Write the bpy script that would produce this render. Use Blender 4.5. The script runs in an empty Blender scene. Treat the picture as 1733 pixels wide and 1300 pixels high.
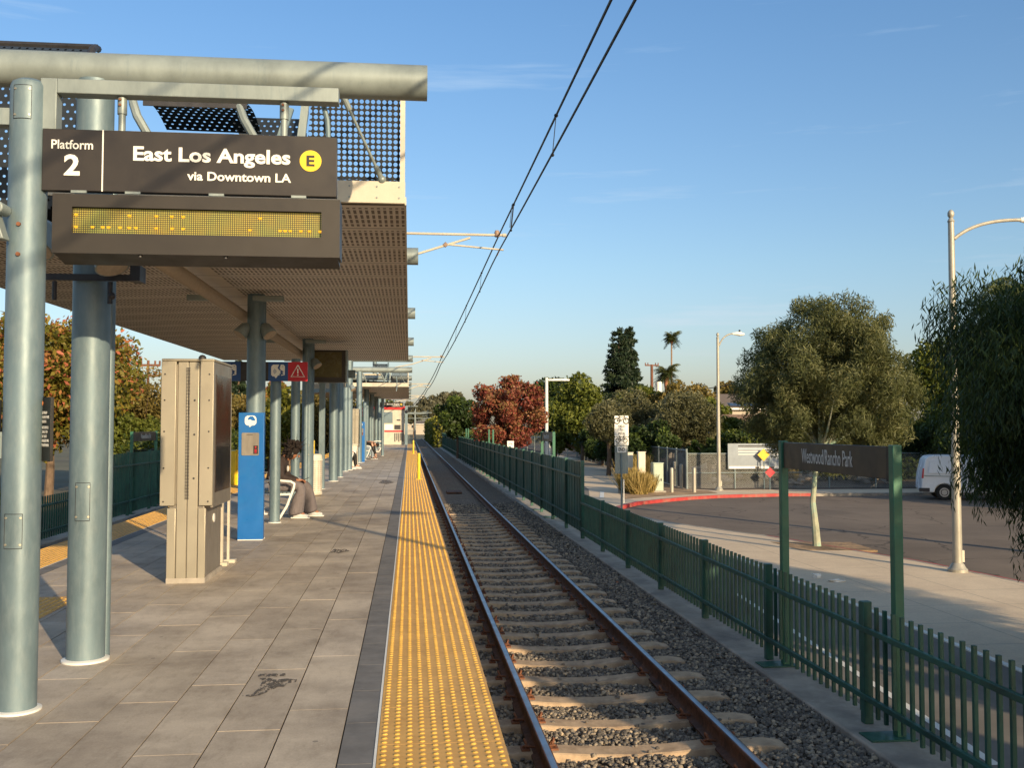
import bpy, math, random
import numpy as np
from mathutils import Vector, Matrix, noise
random.seed(7); R=math.radians; PI=math.pi
S=bpy.context.scene; COL=S.collection
# ------------------------------------------------------------------ camera
F=1660.; CX,CY=866.5,650.; H0=1.5
YAW=math.atan(173.5/F); PIT=math.atan(72*math.cos(YAW)/F)
cam=bpy.data.cameras.new('camera'); camo=bpy.data.objects.new('camera',cam); COL.objects.link(camo)
camo.location=(0,0,H0); camo.rotation_euler=(R(90)+PIT,0,-YAW)
cam.sensor_width=36; cam.lens=F/1733*36; cam.clip_end=5000; cam.clip_start=0.05
S.camera=camo
def ray(px,py):
    u=(px-CX)/F; v=(CY-py)/F
    f=Vector((math.sin(YAW)*math.cos(PIT),math.cos(YAW)*math.cos(PIT),math.sin(PIT)))
    r=Vector((math.cos(YAW),-math.sin(YAW),0))
    U=Vector((-math.sin(YAW)*math.sin(PIT),-math.cos(YAW)*math.sin(PIT),math.cos(PIT)))
    return f+u*r+v*U
def at(px,py,Y):
    """survey helper: the world point seen in the photograph at a pixel, at a known distance Y along the track"""
    d=ray(px,py); t=Y/d.y; return Vector((d.x*t,Y,H0+d.z*t))
# ------------------------------------------------------------------ materials
class NT:
    def __init__(s,name):
        s.m=bpy.data.materials.new(name); s.m.use_nodes=True; s.t=s.m.node_tree; s.t.nodes.clear()
        s.out=s.n('ShaderNodeOutputMaterial'); s.tc=s.n('ShaderNodeTexCoord')
    def n(s,typ,**k):
        o=s.t.nodes.new(typ)
        for a,b in k.items():
            if a in ('operation','blend_type','data_type','noise_dimensions','feature','distance','attribute_name','wave_type','bands_direction','musgrave_type'): setattr(o,a,b)
            else: o.inputs[a].default_value=b
        return o
    def l(s,a,b): s.t.links.new(a,b)
    def math(s,op,a,b=None,c=None):
        o=s.t.nodes.new('ShaderNodeMath'); o.operation=op
        for i,v in enumerate((a,b,c)):
            if v is None: continue
            if isinstance(v,(int,float)): o.inputs[i].default_value=v
            else: s.l(v,o.inputs[i])
        return o.outputs[0]
    def mix(s,f,a,b,mode='MIX'):
        o=s.t.nodes.new('ShaderNodeMix'); o.data_type='RGBA'; o.blend_type=mode
        for i,v in ((0,f),(6,a),(7,b)):
            if isinstance(v,(int,float)): o.inputs[i].default_value=v
            elif isinstance(v,tuple): o.inputs[i].default_value=tuple(v)+((1,) if len(v)==3 else ())
            else: s.l(v,o.inputs[i])
        return o.outputs[2]
    def noise(s,scale,detail=4,rough=.6,vec=None,stretch=None):
        o=s.n('ShaderNodeTexNoise'); o.inputs['Scale'].default_value=scale; o.inputs['Detail'].default_value=detail; o.inputs['Roughness'].default_value=rough
        v=vec or s.tc.outputs['Object']
        if stretch:
            mp=s.n('ShaderNodeMapping'); mp.inputs['Scale'].default_value=stretch; s.l(v,mp.inputs['Vector']); v=mp.outputs[0]
        s.l(v,o.inputs['Vector']); return o.outputs['Fac']
    def ramp(s,f,stops):
        o=s.n('ShaderNodeValToRGB'); e=o.color_ramp.elements
        while len(e)>1: e.remove(e[0])
        for i,(p,c) in enumerate(stops):
            el=e[0] if i==0 else e.new(p)
            el.position=p; el.color=tuple(c)+(1,) if isinstance(c,tuple) else (c,c,c,1)
        s.l(f,o.inputs[0]); return o.outputs[0]
    def bsdf(s,col,rough=.6,metal=0,bump=None,bs=.3,bd=.01,spec=.5):
        p=s.n('ShaderNodeBsdfPrincipled'); p.inputs['Roughness'].default_value=.5
        if isinstance(col,tuple): p.inputs['Base Color'].default_value=col+(1,)
        else: s.l(col,p.inputs['Base Color'])
        if isinstance(rough,(int,float)): p.inputs['Roughness'].default_value=rough
        else: s.l(rough,p.inputs['Roughness'])
        p.inputs['Metallic'].default_value=metal; p.inputs['Specular IOR Level'].default_value=spec
        if bump is not None:
            b=s.n('ShaderNodeBump'); b.inputs['Strength'].default_value=bs; b.inputs['Distance'].default_value=bd
            s.l(bump,b.inputs['Height']); s.l(b.outputs[0],p.inputs['Normal'])
        return p
    def done(s,sh): s.l(sh.outputs[0] if hasattr(sh,'outputs') else sh,s.out.inputs[0]); return s.m
def scl(c,k): return tuple(min(1,x*k) for x in c)
def simple(name,c,rough=.6,metal=0,var=.25,scale=6,bs=.15,bscale=60,stretch=None,dirt=None,spec=.5,bd=.004):
    t=NT(name)
    f=t.noise(scale,6,.65,stretch=stretch)
    col=t.ramp(f,[(.3,scl(c,1-var)),(.7,scl(c,1+var))])
    if dirt:
        g=t.ramp(t.noise(scale*.35,6,.7),[(.48,0.),(.66,1.)])
        col=t.mix(g,col,dirt)
    b=t.noise(bscale,4)
    rr=t.ramp(t.noise(scale*1.7,4),[(.3,max(.05,rough-.1)),(.7,min(1,rough+.1))])
    return t.done(t.bsdf(col,rr,metal,b,bs,bd,spec))
def perforated(name,c,pitch,r,axes=(0,2),rough=.5,slot=None,stagger=False):
    t=NT(name); sp=t.n('ShaderNodeSeparateXYZ'); t.l(t.tc.outputs['Object'],sp.inputs[0])
    a=t.math('DIVIDE',sp.outputs[axes[0]],pitch); b=t.math('DIVIDE',sp.outputs[axes[1]],pitch if not slot else slot)
    if stagger:
        row=t.math('FLOOR',b); off=t.math('MULTIPLY',t.math('FLOORED_MODULO',row,2.),.5); a=t.math('ADD',a,off)
    fa=t.math('ABSOLUTE',t.math('SUBTRACT',t.math('FRACT',a),.5)); fb=t.math('ABSOLUTE',t.math('SUBTRACT',t.math('FRACT',b),.5))
    d=t.math('SQRT',t.math('ADD',t.math('MULTIPLY',fa,fa),t.math('MULTIPLY',fb,fb)))
    hole=t.math('LESS_THAN',d,r)
    p=t.bsdf(t.ramp(t.noise(5),[(.3,scl(c,.8)),(.7,scl(c,1.2))]),rough)
    tr=t.n('ShaderNodeBsdfTransparent'); mx=t.n('ShaderNodeMixShader')
    t.l(hole,mx.inputs[0]); t.l(p.outputs[0],mx.inputs[1]); t.l(tr.outputs[0],mx.inputs[2])
    return t.done(mx)
def chainmat(name,c,pitch,w,fill=0.):
    t=NT(name); sp=t.n('ShaderNodeSeparateXYZ'); t.l(t.tc.outputs['Object'],sp.inputs[0])
    h=t.math('ADD',sp.outputs[0],sp.outputs[1])
    a=t.math('FRACT',t.math('DIVIDE',t.math('ADD',h,sp.outputs[2]),pitch)); b=t.math('FRACT',t.math('DIVIDE',t.math('SUBTRACT',h,sp.outputs[2]),pitch))
    la=t.math('LESS_THAN',a,w); lb=t.math('LESS_THAN',b,w)
    sol=t.math('MAXIMUM',la,lb); sol=t.math('MAXIMUM',sol,fill)
    p=t.bsdf(c,.6); tr=t.n('ShaderNodeBsdfTransparent'); mx=t.n('ShaderNodeMixShader')
    t.l(sol,mx.inputs[0]); t.l(tr.outputs[0],mx.inputs[1]); t.l(p.outputs[0],mx.inputs[2]); return t.done(mx)
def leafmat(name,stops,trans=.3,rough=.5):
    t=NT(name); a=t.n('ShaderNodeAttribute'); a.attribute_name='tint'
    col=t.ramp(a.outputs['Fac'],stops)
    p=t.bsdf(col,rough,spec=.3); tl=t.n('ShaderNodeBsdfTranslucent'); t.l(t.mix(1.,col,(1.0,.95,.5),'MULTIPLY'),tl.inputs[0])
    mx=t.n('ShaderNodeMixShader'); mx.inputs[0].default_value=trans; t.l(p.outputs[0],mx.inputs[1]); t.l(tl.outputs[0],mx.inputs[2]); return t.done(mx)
def emis(name,c,st):
    t=NT(name); e=t.n('ShaderNodeEmission'); e.inputs[0].default_value=c+(1,); e.inputs[1].default_value=st; return t.done(e)
M={}
M['galv']=None
def galv(name,c,k=1.):
    t=NT(name)
    f=t.noise(3.2,8,.7,stretch=(1,1,.45)); g=t.noise(26,5,.7,stretch=(1,1,.3))
    col=t.ramp(f,[(.3,scl(c,.78)),(.5,c),(.72,scl(c,1.25))])
    col=t.mix(t.ramp(g,[(.45,0.),(.75,.35)]),col,(.29,.34,.345))
    s_=t.ramp(t.noise(1.3,8,.75,stretch=(6,6,.35)),[(.56,0.),(.7,.5)])
    col=t.mix(s_,col,(.13,.19,.22))
    return t.done(t.bsdf(col,t.ramp(f,[(.3,.38),(.7,.6)]),.25,g,.12,.003))
M['galv']=galv('galvanised_steel',(.143,.205,.235))
M['galvw']=galv('galvanised_beam_steel',(.255,.30,.295))
M['pole']=simple('lamp_pole_steel',(.40,.38,.32),.5,.3,.2,5,stretch=(1,1,.3))
M['cream']=simple('cream_paint',(.55,.51,.41),.5,0,.08,3,dirt=(.45,.4,.33))
M['white']=simple('white_paint',(.78,.77,.72),.45,0,.06,4)
M['dark']=simple('dark_metal',(.035,.035,.04),.5,.2,.3,8)
M['brown']=simple('sign_brown',(.030,.025,.022),.42,0,.12,3,bs=.02)
M['casebrown']=simple('case_brown',(.034,.029,.024),.5,.1,.15,3,bs=.05)
M['screen']=simple('dark_screen',(.03,.022,.022),.08,0,.3,2,bs=0)
M['steel']=simple('brushed_stainless',(.40,.365,.285),.40,.45,.06,1.5,bs=.04,dirt=(.40,.355,.28))
M['steel2']=simple('brushed_stainless_side',(.27,.245,.21),.42,.45,.15,3,bs=.05,stretch=(6,6,1))
M['blue']=simple('blue_enamel',(.010,.13,.42),.35,0,.08,3,bs=.02,dirt=(.015,.16,.45))
M['bluesign']=simple('blue_sign',(.01,.075,.26),.4,0,.08,3)
M['redsign']=simple('red_sign',(.50,.012,.03),.35,0,.08,3)
M['signwhite']=simple('sign_lettering',(.85,.84,.78),.5,0,.03,5)
M['lettergrey']=simple('grey_lettering',(.62,.62,.60),.5,0,.05,5)
M['yellow']=simple('yellow_paint',(.80,.56,.02),.4,0,.1,4,dirt=(.55,.4,.05))
M['black']=simple('black_paint',(.012,.012,.012),.5,0,.2,5)
M['green']=simple('fence_green',(.025,.110,.080),.42,0,.2,4,bs=.05,bscale=25,dirt=(.018,.064,.048))
M['greenpost']=simple('sign_post_green',(.035,.15,.09),.42,0,.2,4,bs=.05,bscale=25)
M['greenp']=simple('fence_panel_green',(.028,.10,.072),.5,0,.35,.8,bs=.3,bscale=2.5,bd=.03,dirt=(.06,.16,.115))
M['concrete']=simple('kerb_concrete',(.38,.34,.285),.85,0,.25,3,bs=.4,bscale=40,dirt=(.22,.2,.18))
M['concw']=simple('platform_wall_concrete',(.28,.26,.24),.85,0,.25,2)
M['tie']=simple('sleeper_concrete',(.46,.34,.225),.9,0,.25,7,bs=.6,bscale=50,dirt=(.27,.19,.125))
M['rust']=simple('rusty_rail_side',(.13,.060,.034),.75,.2,.4,14,bs=.4,bscale=70,dirt=(.045,.025,.02))
M['clip']=simple('rusty_clip',(.22,.09,.045),.7,.3,.3,20)
M['railtop']=simple('polished_rail_head',(.27,.275,.30),.36,.9,.15,3,bs=.03,stretch=(8,.4,1))
M['asphalt']=simple('asphalt',(.14,.105,.08),.9,0,.35,.35,bs=.5,bscale=60,dirt=(.18,.14,.105))
def road_mat(name,c1,c2,crack):
    t=NT(name); f=t.noise(.22,7,.7); c=t.ramp(f,[(.35,c1),(.65,c2)])
    c=t.mix(.7,c,t.ramp(t.noise(45,4,.7),[(.3,(.72,.72,.72)),(.7,(1.2,1.2,1.2))]),'MULTIPLY')
    # warped crack network
    nz=t.n('ShaderNodeTexNoise'); nz.inputs['Scale'].default_value=.9; nz.inputs['Detail'].default_value=5; t.l(t.tc.outputs['Object'],nz.inputs['Vector'])
    va=t.n('ShaderNodeVectorMath'); va.operation='SCALE'; va.inputs['Scale'].default_value=1.1; t.l(nz.outputs['Color'],va.inputs[0])
    vb=t.n('ShaderNodeVectorMath'); vb.operation='ADD'; t.l(va.outputs[0],vb.inputs[0]); t.l(t.tc.outputs['Object'],vb.inputs[1])
    vo=t.n('ShaderNodeTexVoronoi',feature='DISTANCE_TO_EDGE'); vo.inputs['Scale'].default_value=.22; t.l(vb.outputs[0],vo.inputs['Vector'])
    cr=t.math('LESS_THAN',vo.outputs['Distance'],crack); c=t.mix(t.math('MULTIPLY',cr,.75),c,scl(c1,.35))
    # oil drips and worn tracks
    c=t.mix(t.ramp(t.noise(.6,3,.5,stretch=(1,.25,1)),[(.56,0.),(.66,.45)]),c,scl(c1,.62))
    return t.done(t.bsdf(c,.9,0,t.noise(70,4),.5,.004))
M['asphalt']=road_mat('asphalt',(.12,.092,.07),(.19,.148,.112),.006)
M['path']=simple('path_asphalt',(.17,.155,.135),.9,0,.2,.8,bs=.4,bscale=50)
M['dirt']=simple('dry_dirt',(.36,.24,.14),.95,0,.45,1.2,bs=1,bscale=9,dirt=(.12,.085,.05),bd=.05)
M['lot']=simple('lot_dirt',(.11,.08,.055),.95,0,.45,1.2,bs=1,bscale=9,dirt=(.05,.04,.03),bd=.05)
M['ground']=simple('ground_soil',(.12,.105,.06),.95,0,.4,.1,dirt=(.09,.1,.04))
M['red']=simple('kerb_red_paint',(.42,.045,.045),.7,0,.2,4,dirt=(.33,.16,.12))
M['bark']=simple('bark',(.16,.11,.075),.9,0,.4,9,bs=.8,bscale=30,stretch=(1,1,.3))
M['palebark']=simple('pale_peeling_bark',(.36,.37,.27),.8,0,.3,6,dirt=(.24,.42,.34),stretch=(1,1,.5),bs=.4)
M['palmbark']=simple('palm_bark',(.26,.17,.11),.9,0,.35,6,bs=.8,bscale=12,stretch=(1,1,3))
M['redwood']=simple('utility_pole_wood',(.17,.075,.045),.85,0,.3,6,stretch=(1,1,.2))
M['wire']=simple('cable_black',(.02,.02,.022),.5,.3,.2,5)
M['soil']=M['dirt']
M['skin']=simple('brown_skin',(.30,.13,.07),.5,0,.08,20,bs=.05)
M['skin2']=simple('light_skin',(.5,.27,.18),.5,0,.08,20,bs=.05)
M['hoodie']=simple('black_hoodie_cloth',(.035,.024,.022),.9,0,.3,10,bs=.5,bscale=18,bd=.02)
M['sweat']=simple('grey_sweatpants_cloth',(.15,.13,.135),.95,0,.25,6,bs=1,bscale=12,stretch=(1,1,.25),bd=.03)
M['redjacket']=simple('red_jacket_cloth',(.42,.04,.04),.85,0,.2,8,bs=.4,bscale=14,bd=.02)
M['jeans']=simple('pale_jeans_cloth',(.25,.29,.33),.9,0,.2,8)
M['bluebag']=simple('blue_cloth',(.02,.05,.3),.8,0,.2,8)
M['shoe']=simple('grey_white_shoe',(.55,.55,.55),.6,0,.15,12)
M['hair']=simple('dark_curly_hair',(.014,.008,.006),.8,0,.5,30,bs=1,bscale=60,bd=.02)
M['vanwhite']=simple('white_van_paint',(.85,.87,.90),.25,0,.02,1,bs=0)
M['glass']=simple('dark_glass',(.05,.06,.07),.08,0,.1,1,bs=0)
M['rubber']=simple('tyre_rubber',(.02,.02,.02),.85,0,.2,9)
M['chrome']=simple('wheel_metal',(.45,.45,.46),.35,.7,.1,9)
M['stucco']=simple('house_stucco',(.45,.40,.33),.85,0,.1,2)
M['shingle']=simple('roof_shingle',(.15,.12,.10),.9,0,.3,4,stretch=(1,4,4))
M['shingle2']=simple('brown_roof_shingle',(.24,.15,.10),.9,0,.25,4,stretch=(1,4,4))
M['utility']=simple('pale_green_enamel',(.42,.50,.40),.5,0,.1,4)
M['utilityw']=simple('off_white_enamel',(.66,.62,.52),.6,0,.12,4)
M['banner']=simple('banner_vinyl',(.27,.31,.35),.6,0,.15,1.5,bs=.1)
M['chain']=chainmat('chain_link',(.42,.42,.39),.09,.13)
M['chaind']=chainmat('screened_chain_link',(.10,.10,.095),.13,.42)
M['bin']=perforated('bin_expanded_mesh',(.60,.55,.46),.045,.30,(1,2),.6)
M['rock']=simple('rubble_rock',(.26,.21,.16),.95,0,.4,2)
# paving with per-slab tint
t=NT('paving_slabs'); a=t.n('ShaderNodeAttribute'); a.attribute_name='tint'
base=t.ramp(a.outputs['Fac'],[(0,(.46,.385,.30)),(.5,(.53,.45,.35)),(1,(.59,.505,.40))])
n1=t.ramp(t.noise(1.1,7,.7),[(.35,(.60,.58,.57)),(.6,(1.,1.,1.)),(.8,(1.1,1.1,1.08))]); base=t.mix(1.,base,n1,'MULTIPLY')
n2=t.ramp(t.noise(7,8,.75,stretch=(1.6,.5,1)),[(.3,(.72,.70,.68)),(.5,(1.,1.,1.))]); base=t.mix(.75,base,n2,'MULTIPLY')
n3=t.ramp(t.noise(90,3,.7),[(.3,.80),(.7,1.15)]); base=t.mix(.6,base,n3,'MULTIPLY')
n4=t.ramp(t.noise(3.3,3,.5),[(.70,(1.,1.,1.)),(.76,(.5,.47,.45))]); base=t.mix(.8,base,n4,'MULTIPLY')
vg=t.n('ShaderNodeTexVoronoi'); vg.inputs['Scale'].default_value=3.1; t.l(t.tc.outputs['Object'],vg.inputs['Vector'])
gm=t.math('LESS_THAN',vg.outputs['Distance'],t.math('MULTIPLY',t.n('ShaderNodeSeparateColor').outputs[0],0) if False else .045)
base=t.mix(t.math('MULTIPLY',gm,.6),base,(.12,.105,.09))
sc_=t.ramp(t.noise(2.1,8,.8,stretch=(3.2,.5,1)),[(.60,0.),(.72,.55)]); base=t.mix(sc_,base,(.26,.22,.18))
M['paver']=t.done(t.bsdf(base,t.ramp(t.noise(4),[(.3,.55),(.7,.8)]),0,t.noise(70,4),.25,.003))
M['paverdark']=simple('dark_edge_slabs',(.16,.152,.145),.75,0,.25,5,bs=.2,bscale=70,dirt=(.21,.195,.18))
M['joint']=simple('slab_joint',(.045,.04,.035),.95,0,.3,20)
M['grout']=simple('light_grout',(.42,.39,.33),.9,0,.2,20)
t=NT('dark_residue'); p=t.bsdf(t.ramp(t.noise(20,4),[(.3,(.07,.06,.05)),(.7,(.13,.11,.09))]),.8); tr=t.n('ShaderNodeBsdfTransparent'); mx=t.n('ShaderNodeMixShader')
t.l(t.ramp(t.noise(38,5,.7,stretch=(1,.35,1)),[(.44,0.),(.53,.9)]),mx.inputs[0]); t.l(tr.outputs[0],mx.inputs[1]); t.l(p.outputs[0],mx.inputs[2]); M['stain']=t.done(mx)
t=NT('tactile_yellow'); f=t.noise(2.2,8,.7)
c=t.ramp(f,[(.3,(.54,.295,.075)),(.55,(.66,.375,.10)),(.8,(.76,.47,.15))])
g=t.ramp(t.noise(14,6,.75),[(.5,(1.,1.,1.)),(.72,(.72,.68,.62))]); c=t.mix(.8,c,g,'MULTIPLY'); c=t.mix(t.ramp(t.noise(5,7,.8,stretch=(.5,1.6,1)),[(.60,0.),(.72,.6)]),c,(.22,.15,.07))
M['tactile']=t.done(t.bsdf(c,.6,0,t.noise(120,3),.25,.002))
M['dome']=simple('tactile_dome_yellow',(.70,.41,.075),.6,0,.3,6)
# soffit with slot perforations
t=NT('canopy_soffit'); sp=t.n('ShaderNodeSeparateXYZ'); t.l(t.tc.outputs['Object'],sp.inputs[0])
fy=t.math('FRACT',t.math('DIVIDE',sp.outputs[1],.95)); seam=t.math('LESS_THAN',fy,.022)
fx=t.math('FRACT',t.math('DIVIDE',sp.outputs[0],.050)); fs=t.math('FRACT',t.math('DIVIDE',t.math('ADD',sp.outputs[1],.03),.19))
gx=t.math('GREATER_THAN',fx,.5); gs=t.math('GREATER_THAN',fs,.24)
mg=t.math('MULTIPLY',t.math('GREATER_THAN',fy,.12),t.math('LESS_THAN',fy,.92))
ex=t.math('LESS_THAN',t.math('ABSOLUTE',t.math('SUBTRACT',t.math('FRACT',t.math('DIVIDE',t.math('ADD',sp.outputs[0],.05),4.9)),.5)),.455)
hole=t.math('MULTIPLY',t.math('MULTIPLY',gx,gs),t.math('MULTIPLY',mg,ex))
c=t.ramp(t.noise(2.,5),[(.3,(.60,.53,.46)),(.7,(.74,.66,.58))])
c=t.mix(hole,c,(.12,.085,.06)); c=t.mix(seam,c,(.05,.04,.03))
M['soffit']=t.done(t.bsdf(c,.55,0,None))
M['perf']=perforated('perforated_screen',(.010,.012,.014),.046,.37,(0,2),.8)
M['perf2']=perforated('perforated_louvre',(.012,.022,.022),.062,.17,(0,1),.6,stagger=True)
M['perf3']=perforated('perforated_roof_sheet',(.02,.025,.03),.06,.18,(0,2),.4,stagger=True)
# LED matrix
t=NT('led_matrix'); sp=t.n('ShaderNodeSeparateXYZ'); t.l(t.tc.outputs['Object'],sp.inputs[0])
P_=.0115
fa=t.math('FRACT',t.math('DIVIDE',sp.outputs[0],P_)); fb=t.math('FRACT',t.math('DIVIDE',sp.outputs[2],P_))
on=t.math('MULTIPLY',t.math('GREATER_THAN',fa,.34),t.math('GREATER_THAN',fb,.34))
c=t.ramp(t.noise(5,3),[(.35,(.40,.28,.04)),(.65,(.27,.28,.06))])
c=t.mix(on,(.035,.03,.012),c)
p=t.bsdf(c,.4); t.l(c,p.inputs['Emission Color']); p.inputs['Emission Strength'].default_value=.32
M['led']=t.done(p)
M['ledon']=emis('led_lit_orange',(1.,.42,.02),1.8)
M['e_yellow']=simple('line_bullet_yellow',(.85,.58,.03),.4,0,.05,4)
M['orange']=simple('orange_bullet',(.75,.22,.03),.4,0,.05,4)
# ballast ground
t=NT('ballast_bed'); v=t.n('ShaderNodeTexVoronoi'); v.inputs['Scale'].default_value=22; t.l(t.tc.outputs['Object'],v.inputs['Vector'])
c=t.ramp(v.outputs['Color'],[(.2,(.12,.095,.075)),(.6,(.22,.175,.135)),(.9,(.34,.27,.20))])
c=t.mix(t.ramp(t.noise(.5,5,.7),[(.45,0.),(.62,.6)]),c,(.20,.145,.10))
M['ballast']=t.done(t.bsdf(c,.9,0,v.outputs['Distance'],1.,.05))
t=NT('ballast_stone'); a=t.n('ShaderNodeAttribute'); a.attribute_name='tint'
c=t.ramp(a.outputs['Fac'],[(0,(.10,.09,.08)),(.45,(.23,.20,.165)),(.8,(.36,.30,.225)),(.95,(.54,.43,.30)),(1,(.42,.17,.09))])
M['stone']=t.done(t.bsdf(c,.85,0,t.noise(60,4),.4,.01))
# foliage
M['l_center']=leafmat('olive_willow_leaf',[(0,(.05,.060,.026)),(.5,(.130,.150,.062)),(1,(.29,.28,.135))],.4)
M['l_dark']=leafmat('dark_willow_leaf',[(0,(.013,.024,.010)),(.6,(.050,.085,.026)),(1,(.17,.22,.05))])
M['l_green']=leafmat('mid_green_leaf',[(0,(.03,.045,.010)),(.5,(.10,.125,.020)),(1,(.24,.26,.05))])
M['l_deep']=leafmat('deep_green_leaf',[(0,(.014,.026,.010)),(.6,(.045,.075,.020)),(1,(.14,.19,.035))])
M['l_olive']=leafmat('grey_olive_leaf',[(0,(.03,.035,.016)),(.5,(.12,.12,.055)),(1,(.30,.29,.17))])
M['l_red']=leafmat('autumn_red_leaf',[(0,(.06,.028,.018)),(.28,(.17,.045,.035)),(.5,(.33,.085,.06)),(.62,(.18,.13,.045)),(.8,(.40,.16,.10)),(1,(.44,.33,.11))])
M['l_mixed']=leafmat('pink_and_green_leaf',[(0,(.05,.055,.012)),(.45,(.14,.14,.022)),(.66,(.26,.19,.035)),(.78,(.50,.15,.08)),(1,(.62,.25,.17))])
M['l_brown']=leafmat('brown_green_leaf',[(0,(.05,.045,.016)),(.5,(.18,.145,.04)),(1,(.33,.24,.08))])
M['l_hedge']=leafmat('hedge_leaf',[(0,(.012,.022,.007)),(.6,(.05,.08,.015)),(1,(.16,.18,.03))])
M['l_yellowhedge']=leafmat('yellow_green_hedge_leaf',[(0,(.03,.04,.01)),(.5,(.13,.14,.02)),(1,(.34,.32,.05))])  # yellow green is the leaves' own colour
M['l_conifer']=leafmat('conifer_needle',[(0,(.008,.016,.010)),(.6,(.025,.045,.022)),(1,(.07,.10,.04))],.1)
M['l_palm']=leafmat('palm_frond_leaf',[(0,(.02,.03,.012)),(.6,(.08,.10,.03)),(1,(.22,.22,.07))],.2)
M['l_skirt']=leafmat('dead_palm_frond',[(0,(.20,.08,.04)),(1,(.42,.2,.1))],.1)
M['l_grass']=leafmat('dry_grass_blade',[(0,(.12,.10,.03)),(.5,(.38,.28,.09)),(1,(.55,.42,.18))],.3)
M['l_yellow']=simple('warning_yellow',(.85,.50,.01),.4)
M['hazetree']=leafmat('hazy_leaf',[(0,(.06,.07,.05)),(.5,(.12,.12,.075)),(1,(.2,.18,.11))])
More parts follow.
